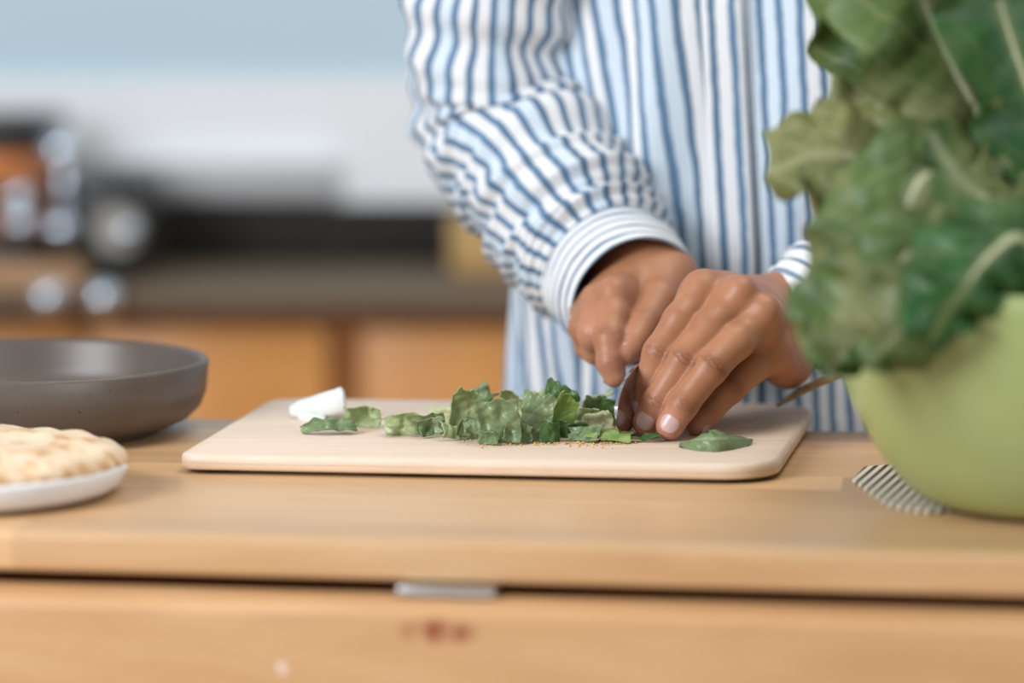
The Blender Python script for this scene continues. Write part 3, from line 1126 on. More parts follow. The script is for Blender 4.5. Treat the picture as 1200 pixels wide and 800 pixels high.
R_WR, R_EL, R_SH = at(690, 268, 1.925), at(582, 112, 1.975), Vector((0.025, 2.0, 0.47))
L_WR, L_EL, L_SH = at(990, 322, 1.832), at(1275, 85, 1.93), Vector((0.365, 2.06, 0.47))
add_np(tube_np([R_WR, R_WR.lerp(R_EL, .5), R_EL, R_EL.lerp(R_SH, .5), R_SH], [.027, .036, .038, .043, .05], 40, 20, (0, 1, 0)))
add_np(tube_np([L_WR, L_WR.lerp(L_EL, .5), L_EL, L_EL.lerp(L_SH, .5), L_SH], [.025, .036, .038, .043, .05], 40, 20, (0, 1, 0)))
add_np(tube_np([Vector((0.18, 2.03, z)) for z in (-.28, -.1, .1, .3, .42, .49, .53)],
               [np.array(r) for r in ((.13, .085), (.12, .08), (.125, .085), (.15, .09), (.15, .085), (.08, .065), (.055, .055))], 40, 28, (1, 0, 0)))
V = np.concatenate(bv) - PL
Fs = np.concatenate(bf)
me = bpy.data.meshes.new('body')
me.vertices.add(len(V)); me.vertices.foreach_set('co', V.astype(np.float32).ravel())
me.loops.add(Fs.size); me.loops.foreach_set('vertex_index', Fs.astype(np.int32).ravel())
me.polygons.add(len(Fs)); me.polygons.foreach_set('loop_start', np.arange(0, Fs.size, 4, dtype=np.int32))
me.update(calc_edges=True)
ca = me.color_attributes.new('mask', 'FLOAT_COLOR', 'POINT')
ca.data.foreach_set('color', np.concatenate(bm_).astype(np.float32).ravel())
smooth(me)
me.materials.append(M['skin'])
bm = bmesh.new(); bm.from_mesh(me); bmesh.ops.recalc_face_normals(bm, faces=bm.faces); bm.to_mesh(me); bm.free()
smooth(me)
body = link(bpy.data.objects.new('body', me), person)


def fingernail(f, dors, hl=0.0056, hw=0.80, back=0.0026, label=None):
    (p0, r0), (p1, r1) = f[-2], f[-1]
    ax = unit(p1 - p0)
    n = np.array(dors, float); n = unit(n - ax * n.dot(ax))
    b = np.cross(ax, n)
    r = r1
    C = p1 - ax * back
    nu, nvv = 17, 17
    P = np.zeros((nu, nvv, 3))
    for i in range(nu):
        for j in range(nvv):
            u = -1 + 2 * i / (nu - 1); v = -1 + 2 * j / (nvv - 1)
            # square to rounded shape
            uu = u * math.sqrt(1 - v * v * 0.5); vv = v * math.sqrt(1 - u * u * 0.5)
            phi = vv * hw
            x = uu * hl
            rr = r + 0.00035 - (max(0, x - 0.0026) ** 2) * 40 - 0.0006 * (abs(u) ** 6 if u < 0 else 0) - 0.0004 * abs(v) ** 8
            P[i, j] = C + ax * x + (n * math.cos(phi) + b * math.sin(phi)) * rr
    P -= PL
    o = grid_obj('fingernail', P, M['nail'], body)
    s = o.modifiers.new('thick', 'SOLIDIFY'); s.thickness = 0.0005; s.offset = -1
    if label:
        o['label'] = label
    return o


fingernail(L_index, (-0.40, -0.90, 0.1))
fingernail(L_mid, (-0.22, -1, 0.1))
fingernail(L_ring, (-0.20, -1, 0.12))
fingernail(L_lit, (0.9, -0.1, 0.3))
fingernail(R_index, (-1.0, 0.25, 0.2))
fingernail(R_thumb, (-0.25, -0.25, 0.95), 0.0058)


# ------------------------------------------------------------------ the shirt
def cloth_noise(n, m, fs, ft, seed, octs=5):
    """smooth wrinkle field over (along, around); periodic around"""
    rs = np.random.RandomState(seed)
    s = np.linspace(0, 1, n)[:, None]; t = np.linspace(0, 2 * np.pi, m, endpoint=False)[None, :]
    out = np.zeros((n, m))
    for k in range(octs):
        a = rs.uniform(0.5, 1.0) / (1 + 0.35 * k)
        ks = fs * rs.uniform(0.6, 1.5) * (1 + 0.5 * k)
        kt = int(rs.randint(1, ft + 1))
        out += a * np.sin(2 * np.pi * ks * s + kt * t + rs.uniform(0, 6.28) + 1.1 * np.sin(kt * t * 1.0 + 4 * s + rs.uniform(0, 6)))
    return out


def sleeve(name, ctrl, radii, n, m, ref, amp, seed, stripes, mat, parent, rings=None, twist=0.0, v_stripes=None, flat=1.0):
    pts = curve_pts(ctrl, n)
    T, A, B = frames(pts, ref)
    W = cloth_noise(n, m, 5.0, 3, seed, 7)
    P = np.zeros((n, m, 3)); UV = np.zeros((n, m + 1, 2))
    L = 0
    for i in range(n):
        f = i / (n - 1)
        s = f * (len(radii) - 1)
        k = min(int(s), len(radii) - 2)
        w = s - k; w = w * w * (3 - 2 * w)
        r = radii[k] + (radii[k + 1] - radii[k]) * w
        am = amp[0] + (amp[1] - amp[0]) * f if np.ndim(amp) else amp
        if rings is not None:
            am = am * np.interp(f, rings[0], rings[1])
        if i:
            L += (pts[i] - pts[i - 1]).length
        for j in range(m):
            th = 2 * math.pi * j / m
            rr = r + W[i, j] * am
            P[i, j] = pts[i] + A[i] * math.cos(th) * rr + B[i] * math.sin(th) * rr * flat
        for j in range(m + 1):
            th = 2 * math.pi * j / m
            if v_stripes:
                UV[i, j] = (L * v_stripes, th)
            else:
                UV[i, j] = (stripes * j / m + twist * f, L)
    P = P - PL
    o = grid_obj(name, P, mat, parent, closed_v=True, uv=UV)
    sm_ = o.modifiers.new('thick', 'SOLIDIFY'); sm_.thickness = 0.0012; sm_.offset = -1
    return o


# trunk of the shirt
nz, nt = 110, 260
zz = np.concatenate([np.linspace(-0.30, 0.40, 90), np.linspace(0.41, 0.50, 20)])
th_ = 2 * np.pi * np.arange(nt + 1) / nt - np.pi / 2
ex_ = np.sign(np.cos(th_)) * np.abs(np.cos(th_)) ** .86 * 0.184
ey_ = np.sign(np.sin(th_)) * np.abs(np.sin(th_)) ** .86 * 0.125
ARC = np.concatenate([[0], np.cumsum(np.hypot(np.diff(ex_), np.diff(ey_)))])
NSTR = round(ARC[-1] / 0.0118)
ARC = ARC / ARC[-1] * NSTR
P = np.zeros((nz, nt, 3)); UV = np.zeros((nz, nt + 1, 2))
rs = np.random.RandomState(3)
xc_, yc_ = 0.185, 2.03
for i, z in enumerate(zz):
    hwid = np.interp(z, [-.30, -.05, .1, .3, .41, .46, .50], [.188, .182, .182, .195, .19, .13, .07])
    dep = np.interp(z, [-.30, -.05, .1, .3, .41, .46, .50], [.128, .125, .125, .125, .115, .095, .07])
    for j in range(nt):
        th = 2 * math.pi * j / nt - math.pi / 2     # starts at the front
        c, s = math.cos(th), math.sin(th)
        ex = 0.86
        x = hwid * math.copysign(abs(c) ** ex, c); y = dep * math.copysign(abs(s) ** ex, s)
        fold = 0.0036 * math.sin(15 * th + 1.2 * math.sin(3 * z * 6) + 4 * z) + 0.0022 * math.sin(27 * th - 6 * z + 1) + 0.003 * math.sin(9 * th + 10 * z)
        fold *= np.interp(z, [-.3, 0.0, .3, .5], [1.5, 1.2, 0.8, 0.3])
        k = 1 + fold / max(math.hypot(x, y), 0.03)
        P[i, j] = (xc_ + x * k, yc_ + y * k, z)
    for j in range(nt + 1):
        th = 2 * math.pi * j / nt
        u = ARC[j]
        # the two fronts hang a little askew and meet at the button line
        f = (th + 1.5 * math.pi) % (2 * math.pi) - math.pi
        u += np.interp(f, [-2.4, -0.9, -0.30, -0.20, 0.7, 2.4], [0, 0.3, 0.5, 1.4, 1.2, 0]) * (z - 0.1) * 8
        UV[i, j] = (u, z)
SH = P.copy()
P -= PL
shirt = grid_obj('shirt', P, M['shirt'], person, closed_v=True, uv=UV)
# button band down the front
band = []
xb0, xb1 = at(846, 40, 1.9).x, at(862, 320, 1.9).x
nb = 60
P = np.zeros((nb, 7, 3)); UV = np.zeros((nb, 7, 2))
for i in range(nb):
    z = 0.36 - i / (nb - 1) * 0.60
    x0 = np.interp(z, [-.1, 0.10, 0.26, .36], [xb1 + .004, xb1, xb0, xb0 - .003])
    for j in range(7):
        x = x0 + (j - 3) / 3 * 0.013
        k = min(max(int(np.searchsorted(zz, z)), 1), nz - 1)
        w = (z - zz[k - 1]) / (zz[k] - zz[k - 1])
        yf = 0
        for kk, ww in ((k - 1, 1 - w), (k, w)):
            fr = SH[kk][SH[kk][:, 1] < yc_]
            near_ = np.abs(fr[:, 0] - x) < 0.009
            yf += ww * fr[near_, 1].mean()
        yf -= 0.0034
        P[i, j] = (x, yf, z); UV[i, j] = (0.5 + j / 6 * 2.0 + 0.5, z)
pb = grid_obj('button_band', P - PL, M['shirt'], shirt, uv=UV)
pb.modifiers.new('thick', 'SOLIDIFY').thickness = 0.003

# right sleeve (image left), from shoulder to wrist
cuffR0, cuffR1 = at(747, 354, 1.838), at(710, 312, 1.890)
sl = sleeve('sleeve', [R_SH + Vector((0.01, 0, 0.02)), R_SH.lerp(R_EL, .45) + Vector((-.010, -.045, 0)), R_EL + Vector((-.002, 0, -.004)), R_EL.lerp(cuffR1, .4) + Vector((0, 0, -.006)), R_EL.lerp(cuffR1, .8) + Vector((0, 0, -.004)), cuffR1 + (cuffR0 - cuffR1) * 0.12],
            [.070, .058, .055, .055, .054, .0450], 150, 120, (0, 1, 0), (0.0030, 0.0036), 21, 26, M['shirt'], shirt,
            rings=([0, .2, .35, .5, .65, .9, 1], [.6, 1.5, 2.3, 1.5, .9, 1.1, .4]), twist=1.5)
cf = sleeve('cuff', [cuffR1, cuffR1.lerp(cuffR0, .5), cuffR0], [.0460, .0455, .0432], 30, 80, (0, 1, 0), 0.0006, 5, 1, M['cuff'], shirt, v_stripes=112.0)
cuffL0, cuffL1 = at(928, 382, 1.810), at(978, 340, 1.826)
sleeve('sleeve', [L_SH + Vector((-0.01, 0, 0.02)), L_SH.lerp(L_EL, .45) + Vector((.012, -.01, 0)), L_EL, L_EL.lerp(cuffL1, .5) + Vector((0, 0, -.004)), cuffL1],
       [.074, .066, .060, .052, .037], 110, 100, (0, 1, 0), 0.0028, 33, 27, M['shirt'], shirt)
sleeve('cuff', [cuffL1, cuffL1.lerp(cuffL0, .5), cuffL0], [.0370, .0350, .0310], 30, 70, (0, 1, 0), 0.0006, 6, 1, M['cuff'], shirt, v_stripes=95.0)

# trousers
tp = []
for s in (-1, 1):
    x = 0.185 + s * 0.085
    tp.append(tube_np([Vector((0.185 + s * .05, 2.03, -.20)), Vector((x, 2.03, -.36)), Vector((x, 2.03, -.6)), Vector((x, 2.03, FLOOR + .012))],
                      [np.array((.10, .115)), np.array((.092, .105)), np.array((.075, .085)), np.array((.065, .075))], 30, 28, (1, 0, 0)))
bm = bmesh.new()
for P in tp:
    n, m = P.shape[:2]
    vs = [[bm.verts.new(Vector(P[i, j] - PL)) for j in range(m)] for i in range(n)]
    for i in range(n - 1):
        for j in range(m):
            bm.faces.new((vs[i][j], vs[i][(j + 1) % m], vs[i + 1][(j + 1) % m], vs[i + 1][j]))
    bm.faces.new(vs[0]); bm.faces.new(vs[-1])
obj('trousers', bm, M['trouser'], person)
for s in (-1, 1):
    bm = bmesh.new()
    bmesh.ops.create_uvsphere(bm, u_segments=24, v_segments=14, radius=1.0,
                              matrix=Matrix.Translation((0.005 + s * .085, -0.07, 0.03)) @ Matrix.Diagonal((.045, .135, .04, 1)))
    for v in bm.verts:
        v.co.z = max(v.co.z, 0.0)
    obj('shoe', bm, M['black'], person)

# ------------------------------------------------------------------ the knife
tip3 = np.array(at(721.5, 487, 1.682)); con3 = np.array(atz(741, 511.5, BT))
dxy = tip3 - con3; CONT = math.hypot(dxy[0], dxy[1]); TZ = tip3[2] - BT
TIPB = np.array((tip3[0], tip3[1], BT))
kt = unit((dxy[0], dxy[1], 0.0)); kz = np.array((0, 0, 1.0)); kn = unit(np.cross(kt, kz))
KL, KH = 0.118, 0.041
knife = empty('kitchen_knife', TIPB, 0, 'kitchen knife with curved steel blade, gripped by hand, tip near the fingertips', 'knife')
prof = []
for i in range(49):            # along the blade from the heel (x = 0) to the tip (x = KL)
    x = KL * (1 - (1 - i / 48) ** 1.6)
    s = KL - x
    top = TZ + (KH - TZ) * math.sqrt(max(0, 1 - (1 - min(1, s / 0.055)) ** 2))
    bot = TZ * (1 - math.sqrt(max(0, 1 - (1 - min(1, s / CONT)) ** 2.0)))
    prof.append((x, bot, max(top, bot + 0.0004)))
rows = []
for x, b, t in prof:
    th = 0.0010
    pts_ = []
    for zf, w in ((0.0, 0.00005), (0.25, 0.45), (0.5, 0.75), (0.85, 1.0), (1.0, 0.9)):
        pts_.append((x, b + (t - b) * zf, th * w))
    rows.append(pts_)
n = len(rows)
P = np.zeros((n, 10, 3))
for i, r_ in enumerate(rows):
    for j in range(5):
        x, z, w = r_[j]
        base = kt * (x - KL) + kz * z
        P[i, j] = base + kn * w
        P[i, 9 - j] = base - kn * w
bl = grid_obj('blade', P, M['blade'], knife, closed_v=True, caps=True)
bl.data.set_sharp_from_angle(angle=math.radians(25))
# handle behind the heel, inside the fist
h0 = kt * (-KL + 0.004) + kz * (KH - 0.013)
hp = [h0 + kt * -s for s in (0, 0.015, 0.05, 0.085, 0.105)]
hr = [(.0075, .0055), (.0105, .008), (.0115, .0085), (.0115, .009), (.009, .007)]
P = np.zeros((5 * 6 - 5, 20, 3))
k = 0
for i in range(25):
    s = i / 24 * 4
    a = min(int(s), 3); w = s - a
    c = hp[a] * (1 - w) + hp[a + 1] * w
    rz = hr[a][0] * (1 - w) + hr[a + 1][0] * w; rn = hr[a][1] * (1 - w) + hr[a + 1][1] * w
    for j in range(20):
        th = 2 * math.pi * j / 20
        P[i, j] = c + kz * math.cos(th) * rz + kn * math.sin(th) * rn
grid_obj('handle', P[:25], M['black'], knife, closed_v=True, caps=True)


from mathutils import noise

# ------------------------------------------------------------------ leaves
def leaf_mesh(name, ctrl, width, up, mat, parent, curl=0.5, ruffle=0.012, freq=5.0, seed=0, n=46, m=27, tip=0.55, base=0.25, rib_r=0.0024, rib_mat=None, thick=0.0006, vein=None):
    rs = np.random.RandomState(seed)
    pts = curve_pts(ctrl, n)
    up = Vector(up)
    P = np.zeros((n, m, 3)); UV = np.zeros((n, m, 2))
    ph = rs.uniform(0, 6.28, 8)
    mids = []
    for i in range(n):
        s = i / (n - 1)
        t = (pts[min(i + 1, n - 1)] - pts[max(i - 1, 0)]).normalized()
        side = t.cross(up).normalized()
        nr = side.cross(t).normalized()
        w = width * (base + (1 - base) * math.sin(min(1, s / tip) * math.pi / 2)) if s < tip else width * math.sqrt(max(0.0, 1 - ((s - tip) / (1 - tip)) ** 2.4))
        for j in range(m):
            v = -1 + 2 * j / (m - 1)
            a = abs(v)
            edge = 1 + 0.10 * math.sin(s * 23 + (3 if v > 0 else 0) + ph[0]) * a + 0.07 * math.sin(s * 41 + ph[1] + (2 if v > 0 else 0)) * a
            ww = w * edge * a
            sg = 1 if v > 0 else -1
            ruf = ruffle * a ** 1.7 * (math.sin(6.28 * freq * s + ph[2 if v > 0 else 3] + 1.5 * a) + 0.6 * math.sin(6.28 * freq * 1.9 * s + ph[4 if v > 0 else 5]) )
            blis = min(0.0022, width * 0.045) * math.sin(90 * ww + 60 * s + ph[6]) * math.sin(34 * s + 70 * ww + ph[7]) * min(1, a * 3)
            lat = ww * math.cos(curl * a)
            p = pts[i] + side * (sg * lat) + nr * (ww * math.sin(curl * a) + ruf + blis) + t * (ruf * 0.35 * sg)
            P[i, j] = p
            UV[i, j] = (s, v)
        mids.append(pts[i] - nr * 0.0010)
    o = grid_obj(name, P, mat, parent, uv=UV)
    md = o.modifiers.new('thick', 'SOLIDIFY'); md.thickness = thick; md.offset = 0
    if rib_r:
        rb = tube('midrib', [mids[int(k)] for k in np.linspace(0, n * 0.86, 9)], [rib_r * f for f in (1.5, 1.4, 1.2, 1.05, .9, .75, .6, .45, .25)], rib_mat or M['rib'], o, 28, 10)
    return o


def rel(root, pts):
    return [Vector(p) - Vector(root.location) for p in pts]


bcen = Vector((bc.x, bc.y, 0.08))
heads = []
# the head that droops over the bowl's left rim
h1 = empty('leafy_lettuce', (0.245, 1.50, 0.075), 0, 'leafy green head drooping out over the left rim of the green bowl', 'lettuce')
D = [
    # points as (px, py, distance), width, up, material, curl, ruffle, seed
    ([(1215, 330, 1.50), (1150, 215, 1.485), (1085, 205, 1.47), (1045, 285, 1.455), (1000, 375, 1.45), (968, 440, 1.455)], .040, (0.3, -1, 0.35), 'greens', -.5, .009, 3),
    ([(1200, 330, 1.51), (1120, 240, 1.50), (1040, 195, 1.50), (960, 180, 1.50), (896, 205, 1.50)], .036, (0.15, -1, 0.5), 'greens_olive', -.45, .010, 5),
    ([(1215, 350, 1.50), (1150, 270, 1.47), (1075, 290, 1.45), (1025, 350, 1.44), (978, 425, 1.44)], .034, (0.2, -1, 0.3), 'greens', -.4, .010, 8),
    ([(1220, 350, 1.49), (1165, 290, 1.45), (1110, 325, 1.435), (1060, 380, 1.43), (1010, 432, 1.435)], .030, (0.3, -1, 0.4), 'greens', -.5, .010, 12),
    ([(1230, 350, 1.48), (1200, 280, 1.44), (1160, 300, 1.425), (1120, 350, 1.42), (1085, 405, 1.425)], .030, (0.5, -1, 0.35), 'greens_dark', -.5, .010, 14),
    ([(1210, 330, 1.52), (1150, 220, 1.52), (1080, 160, 1.52), (1010, 140, 1.52), (950, 130, 1.52)], .030, (0.1, -1, 0.4), 'greens_olive', -.4, .010, 17),
]
for pts, w, up, mat, curl, ruf, seed in D:
    leaf_mesh('leaf', rel(h1, [at(*p) for p in pts]), w, up, M[mat], h1, curl, ruf, 4.5, seed)
core = tube('heart', rel(h1, [Vector((bc.x, bc.y, 0.03)), Vector((bc.x - 0.015, bc.y - 0.01, 0.07)), at(1200, 300, 1.51)]), [.012, .022, .008], M['rib'], h1, 16, 16)
# the upright head behind it
h2 = empty('leafy_lettuce', (0.30, 1.57, 0.075), 0, 'upright dark green head with broad ribbed leaves filling the right side of the bowl', 'lettuce')
D2 = [
    ([(1270, 330, 1.56), (1205, 240, 1.54), (1140, 120, 1.53), (1085, 10, 1.53), (1050, -110, 1.54)], .048, (0.55, -1, 0.1), 'greens', -.35, .008, 23, .0033),
    ([(1275, 330, 1.57), (1180, 260, 1.56), (1090, 130, 1.56), (1030, 20, 1.56), (1005, -80, 1.57)], .040, (0.2, -1, 0.2), 'greens', -.4, .008, 26, .0024),
    ([(1280, 330, 1.55), (1250, 210, 1.52), (1200, 90, 1.51), (1165, -20, 1.51), (1140, -120, 1.52)], .040, (0.3, -1, 0.0), 'greens_dark', .3, .009, 29, .0026),
    ([(1290, 330, 1.60), (1230, 200, 1.62), (1180, 60, 1.63), (1130, -80, 1.64)], .050, (0.0, -1, 0.2), 'greens_dark', -.2, .009, 31, .0024),
    ([(1290, 340, 1.53), (1250, 290, 1.49), (1190, 250, 1.475), (1130, 215, 1.47), (1085, 150, 1.475)], .036, (0.1, -1, 0.7), 'greens', -.5, .009, 35, .0024),
    ([(1300, 330, 1.55), (1290, 180, 1.52), (1260, 60, 1.52), (1240, -80, 1.53)], .045, (-0.2, -1, 0.1), 'greens', .3, .009, 37, .0026),
    ([(1300, 340, 1.52), (1290, 300, 1.47), (1240, 290, 1.45), (1190, 310, 1.44), (1150, 345, 1.445)], .034, (0.2, -1, 0.6), 'greens_dark', -.5, .009, 39, .0023),
    ([(1300, 345, 1.55), (1340, 250, 1.56), (1390, 180, 1.57), (1450, 150, 1.58)], .038, (-0.3, -1, 0.5), 'greens', -.4, .009, 43, .0030),
    ([(1300, 345, 1.53), (1345, 300, 1.50), (1400, 285, 1.48), (1455, 310, 1.47)], .034, (-0.3, -1, 0.6), 'greens_dark', -.4, .009, 45, .0028),
    ([(1290, 345, 1.50), (1290, 300, 1.46), (1300, 285, 1.43), (1310, 315, 1.415)], .034, (0.0, -1, 0.8), 'greens_olive', -.4, .008, 47, .0028),
    ([(1310, 340, 1.60), (1330, 270, 1.63), (1350, 200, 1.66), (1370, 150, 1.69)], .040, (0.0, -1, 0.3), 'greens', -.3, .009, 49, .0028),
    ([(1320, 330, 1.60), (1330, 180, 1.60), (1330, 40, 1.61), (1310, -90, 1.62)], .055, (-0.4, -1, 0.1), 'greens_dark', -.2, .009, 41, .0024),
]
for pts, w, up, mat, curl, ruf, seed, rr in D2:
    leaf_mesh('leaf', rel(h2, [at(*p) for p in pts]), w, up, M[mat], h2, curl, ruf, 4.0, seed, rib_r=rr)
tube('heart', rel(h2, [Vector((bc.x + .02, bc.y + .01, 0.03)), Vector((bc.x + 0.03, bc.y + .01, 0.08)), at(1280, 300, 1.56)]), [.012, .026, .008], M['rib'], h2, 16, 16)

# ------------------------------------------------------------------ chopped greens on the board
def piece(px, py, w, h, mat, label, seed, lean=0.5, yaw=0.0, roll=0.0, dy=0.0, crum=0.26, z0=None, bend=0.6, name='lettuce_piece', thick=0.0007, rough_edge=0.08, vein=True):
    """a torn leaf patch w x h (in photograph pixels) standing or lying on the board; (px, py) is the middle of its foot"""
    rs = np.random.RandomState(seed)
    foot = atz(px, py, BT if z0 is None else z0)
    foot.y += dy
    sc = foot.y / F_PX
    W, Hh = w * sc, h * sc
    n, m = 21, 21
    P = np.zeros((n, m, 3)); UV = np.zeros((n, m, 2))
    ph = rs.uniform(0, 6.28, 12)
    o3 = Vector(rs.uniform(-50, 50, 3))
    cut = rs.uniform(-0.16, 0.16, 4)
    for i in range(n):
        for j in range(m):
            v = i / (n - 1); u = -0.5 + j / (m - 1)
            # a cut scrap: four nearly straight sides, none of them parallel
            uu = u * (1 + cut[0] * (v - .5) * 2) + cut[1] * v * 0.6
            vv = v * (1 + cut[2] * u * 1.6) + 0.03 * math.sin(9 * u + ph[0]) * v
            x = uu * W + W * (0.02 * math.sin(8 * v + ph[1]) + 0.010 * math.sin(27 * v + ph[7]) + 0.05 * noise.noise(Vector((v * 6, ph[6] * 9, 3 if u > 0 else 8)))) * abs(u) * 2
            zt = (vv + v * v * (0.012 * math.sin(31 * u + ph[10]) + 0.08 * noise.noise(Vector((u * 7, ph[11] * 9, 1))))) * Hh
            q = Vector((x * 75, zt * 75, 0)) + o3
            f1 = noise.noise(q); f2 = noise.noise(q * 2.3 + Vector((5, 1, 2))); f3 = 1 - 2 * abs(noise.noise(q * 1.4 + Vector((9, 4, 7))))
            y = crum * W * (0.9 * f1 + 0.5 * f2 + 0.6 * f3 + 0.25 * noise.noise(q * 4.7))
            y += bend * W * (u * u) * 1.2 * math.cos(ph[2])
            th = lean + bend * v * v * 1.1 * math.sin(ph[3])
            yy = y * math.cos(th) + zt * math.sin(th)
            z = zt * math.cos(th) - y * math.sin(th) * 0.6
            P[i, j] = (x + 0.25 * crum * W * f2, yy, z)
            UV[i, j] = (v * .6 + ph[5], u * .8 + (0.9 if ph[8] > 2 else 0.2) * (1 if ph[9] > 3 else -1))
    R = Matrix.Rotation(yaw, 3, 'Z') @ Matrix.Rotation(roll, 3, 'Y')
    Rn = np.array(R)
    P = P @ Rn.T
    P[:, :, 2] -= P[:, :, 2].min() - 0.0006
    o = grid_obj(name, P, M[mat] if isinstance(mat, str) else mat, None, uv=UV)
    o.location = foot if z0 is not None else (foot.x, foot.y, BT)
    md = o.modifiers.new('sub', 'SUBSURF'); md.levels = 1; md.render_levels = 1
    md = o.modifiers.new('thick', 'SOLIDIFY'); md.thickness = thick; md.offset = 0
    o.pass_index = 1
    return tag(o, label, 'lettuce piece', 'chopped lettuce on the cutting board')


G = 'chopped lettuce on the cutting board'
piece(388, 511, 62, 26, 'chop_mid', 'flat green lettuce scrap under the white stalk, at the left of the board', 101, 0.55, 0.1, 0.0, crum=.22)
piece(422, 505, 44, 24, 'chop_light', 'pale lettuce scrap just right of the white stalk', 102, 0.3, -0.2, 0.05, 0.01)
piece(490, 512, 66, 26, 'chop_light', 'pale green folded lettuce scrap at the left end of the chopped row', 103, 0.15, 0.15, 0.0, crum=.2)
piece(466, 511, 30, 26, 'chop_light', 'little pale lettuce scrap forming the very left tip of the chopped row', 104, 0.1, 0.5, 0.1)
piece(514, 503, 34, 26, 'rib', 'whitish lettuce rib scrap behind the left end of the chopped row', 105, 0.2, -0.3, 0.0, 0.008)
piece(542, 507, 34, 54, 'chop_light', 'tall pale lettuce strip with a dark edge, topmost in the chopped row', 106, 0.0, 0.35, 0.05, 0.006)
piece(559, 505, 24, 46, 'chop_dark', 'dark green lettuce sliver beside the tall pale strip', 107, 0.0, -0.8, -0.05, 0.006)
piece(533, 516, 36, 22, 'chop_light', 'small curled lettuce scrap at the foot of the tall pale strip', 108, 0.3, 0.6, 0.15, -0.002, crum=.3)
piece(556, 519, 26, 34, 'chop_mid', 'rolled lettuce scrap standing in front of the tall pale strip', 109, 0.0, 0.2, 0.1, -0.003, bend=1.8, crum=.3)
piece(588, 520, 50, 54, 'chop_mid', 'big square lettuce piece facing forward, largest of the chopped row', 110, 0.0, 0.0, -0.04, -0.004, crum=0.13, bend=0.2)
piece(600, 506, 40, 48, 'chop_light', 'pale rounded lettuce piece behind the big square piece', 111, 0.1, -0.2, 0.2, 0.008, crum=0.1)
piece(573, 502, 32, 42, 'chop_mid', 'crumpled lettuce piece behind the upper left of the big square piece', 112, 0.1, 0.5, -0.2, 0.012)
piece(626, 519, 38, 56, 'chop_mid', 'second square lettuce piece, right of the big square one', 113, 0.05, -0.15, 0.06, -0.001, crum=0.16, bend=0.3)
piece(647, 509, 40, 50, 'chop_dark', 'dark lettuce piece behind the bright tilted one', 114, 0.15, -0.3, 0.25, 0.010)
piece(652, 513, 30, 46, 'chop_bright', 'bright yellow green lettuce piece tilted to the right in the chopped row', 115, 0.1, 0.25, 0.40, 0.002, crum=0.12)
piece(668, 517, 54, 20, 'chop_dark', 'low dark lettuce scrap at the foot of the bright tilted piece', 116, 0.2, 0.1, 0.0, 0.0)
piece(697, 501, 30, 48, 'chop_light', 'curled pale lettuce strip standing just left of the blade', 117, 0.0, 0.3, 0.0, 0.012, bend=1.0)
piece(702, 505, 40, 32, 'chop_dark', 'dark lettuce piece wrapped below the curled strip by the blade', 118, 0.2, -0.2, 0.1, 0.008)
piece(704, 510, 38, 20, 'rib', 'short pale rib piece lying between the blade and the row', 119, 0.4, 0.4, -0.1, 0.002, thick=0.003)
piece(684, 519, 40, 20, 'chop_mid', 'small green lettuce scrap on the board left of the light leaf by the blade', 120, 0.5, -0.3, 0.0, 0.0, crum=.25)
piece(712, 519, 54, 30, 'chop_bright', 'light green lettuce leaf lying under the knife tip', 121, 0.85, -0.25, 0.10, -0.003, crum=0.08)
piece(752, 519, 46, 12, 'chop_dark', 'thin dark lettuce slice pressed under the fingertips', 122, 1.1, 0.0, 0.0, 0.0)
piece(646, 519, 24, 24, 'chop_dark', 'dark lettuce fragment between the second square piece and the bright one', 123, 0.1, 0.3, 0.0, -0.002)
piece(578, 516, 60, 24, 'chop_dark', 'dark underside leaf showing at the foot behind the big square piece', 124, 0.2, 0.0, 0.0, 0.010)
piece(607, 520, 34, 20, 'chop_mid', 'small crumpled green scrap in front between the two square lettuce pieces', 131, 0.3, 0.2, 0.1, -0.004, crum=.35)
piece(570, 521, 26, 13, 'chop_mid', 'tiny green scrap lying in front of the left corner of the big square piece', 132, 0.5, -0.4, 0.0, -0.005, crum=.3)
piece(640, 500, 26, 40, 'chop_light', 'pale upright strip squeezed behind the second square lettuce piece', 133, 0.05, 0.4, -0.15, 0.014, crum=.3)
piece(508, 513, 30, 20, 'chop_mid', 'curled mid green scrap at the front left of the tall pale strip', 134, 0.3, 0.5, -0.2, -0.001, crum=.35)
piece(676, 509, 34, 26, 'chop_light', 'pale twisted scrap left of the curled strip by the blade', 135, 0.3, 0.2, 0.3, 0.004, crum=.35)
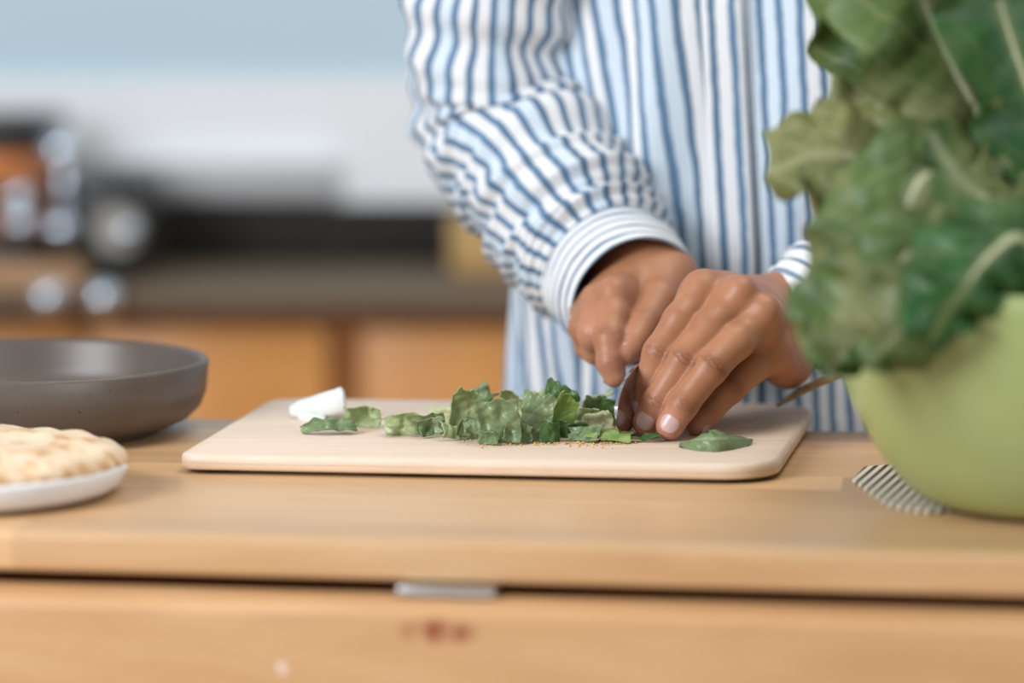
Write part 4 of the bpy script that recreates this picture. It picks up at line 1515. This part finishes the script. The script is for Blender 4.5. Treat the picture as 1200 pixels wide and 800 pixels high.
# the leaf still to be cut, right of the fingers
lr = empty('lettuce_piece', atz(838, 516, BT), 0, 'smooth oval lettuce leaf lying right of the fingertips', 'lettuce piece', G)
leaf_mesh('blade', rel(lr, [atz(798, 519, BT + .002), atz(818, 515, BT + .006), atz(838, 513, BT + .0075), atz(858, 513, BT + .006), atz(882, 516, BT + .0012)]), .0105, (0.05, -0.75, 0.7), M['chop_mid'], lr, -.55, .0016, 2.5, 61, 30, 17, tip=.5, base=.3, rib_r=0.0007)
# the white stalk
ws = empty('stalk_chunk', atz(384, 494, BT), 0, 'white chunk of lettuce stalk leaning on a green scrap at the left of the board', 'stalk')
a = [at(343, 482, 1.80), at(368, 477, 1.795), at(392, 472, 1.79), at(405, 470, 1.79)]
n, m = 24, 18
pts = curve_pts(rel(ws, a), n)
T, A, B = frames(pts, (0, 0, 1))
P = np.zeros((n, m, 3))
for i in range(n):
    f = i / (n - 1)
    r = np.interp(f, [0, .12, .5, .92, 1], [.0035, .0055, .0075, .0085, .0065])
    for j in range(m):
        th = 2 * math.pi * j / m
        x, y_ = math.cos(th), math.sin(th)
        P[i, j] = pts[i] + A[i] * (math.copysign(abs(x) ** .7, x) * r + 0.0006 * math.sin(5 * th + 9 * f)) + B[i] * math.copysign(abs(y_) ** .7, y_) * r * 1.2
grid_obj('flesh', P, M['rib_white'], ws, closed_v=True, caps=True)
tube('rib_end', rel(ws, [at(352, 486, 1.79), at(366, 492, 1.785), at(382, 490, 1.785)]), [.003, .0045, .003], M['rib_white'], ws, 14, 12)
# stalk lying behind the hand
st = tube('thin_stalk', [at(911, 475, 1.80), at(926, 466, 1.79), at(945, 455, 1.775), at(1000, 430, 1.74)], [.0012, .0022, .0026, .0026], M['stalk'], None, 18, 10)
tag(st, 'thin brownish stalk poking out from under the drooping leaves behind the hand', 'stalk')
# crumbs
random.seed(9)
bm = bmesh.new()
for k in range(260):
    px = random.choice((random.gauss(610, 30), random.gauss(690, 22), random.uniform(560, 740)))
    q = atz(px, random.gauss(519, 1.8), BT)
    r = random.uniform(.0003, .0008)
    bmesh.ops.create_icosphere(bm, subdivisions=1, radius=r, matrix=Matrix.Translation(q + Vector((0, 0, r * .6))) @ Matrix.Diagonal((1.3, 1.3, .8, 1)))
cr = obj('crumbs', bm, M['crumb'])
cr['kind'] = 'stuff'
tag(cr, 'golden crumbs and juice specks strewn on the board along the chopped greens', 'crumbs')
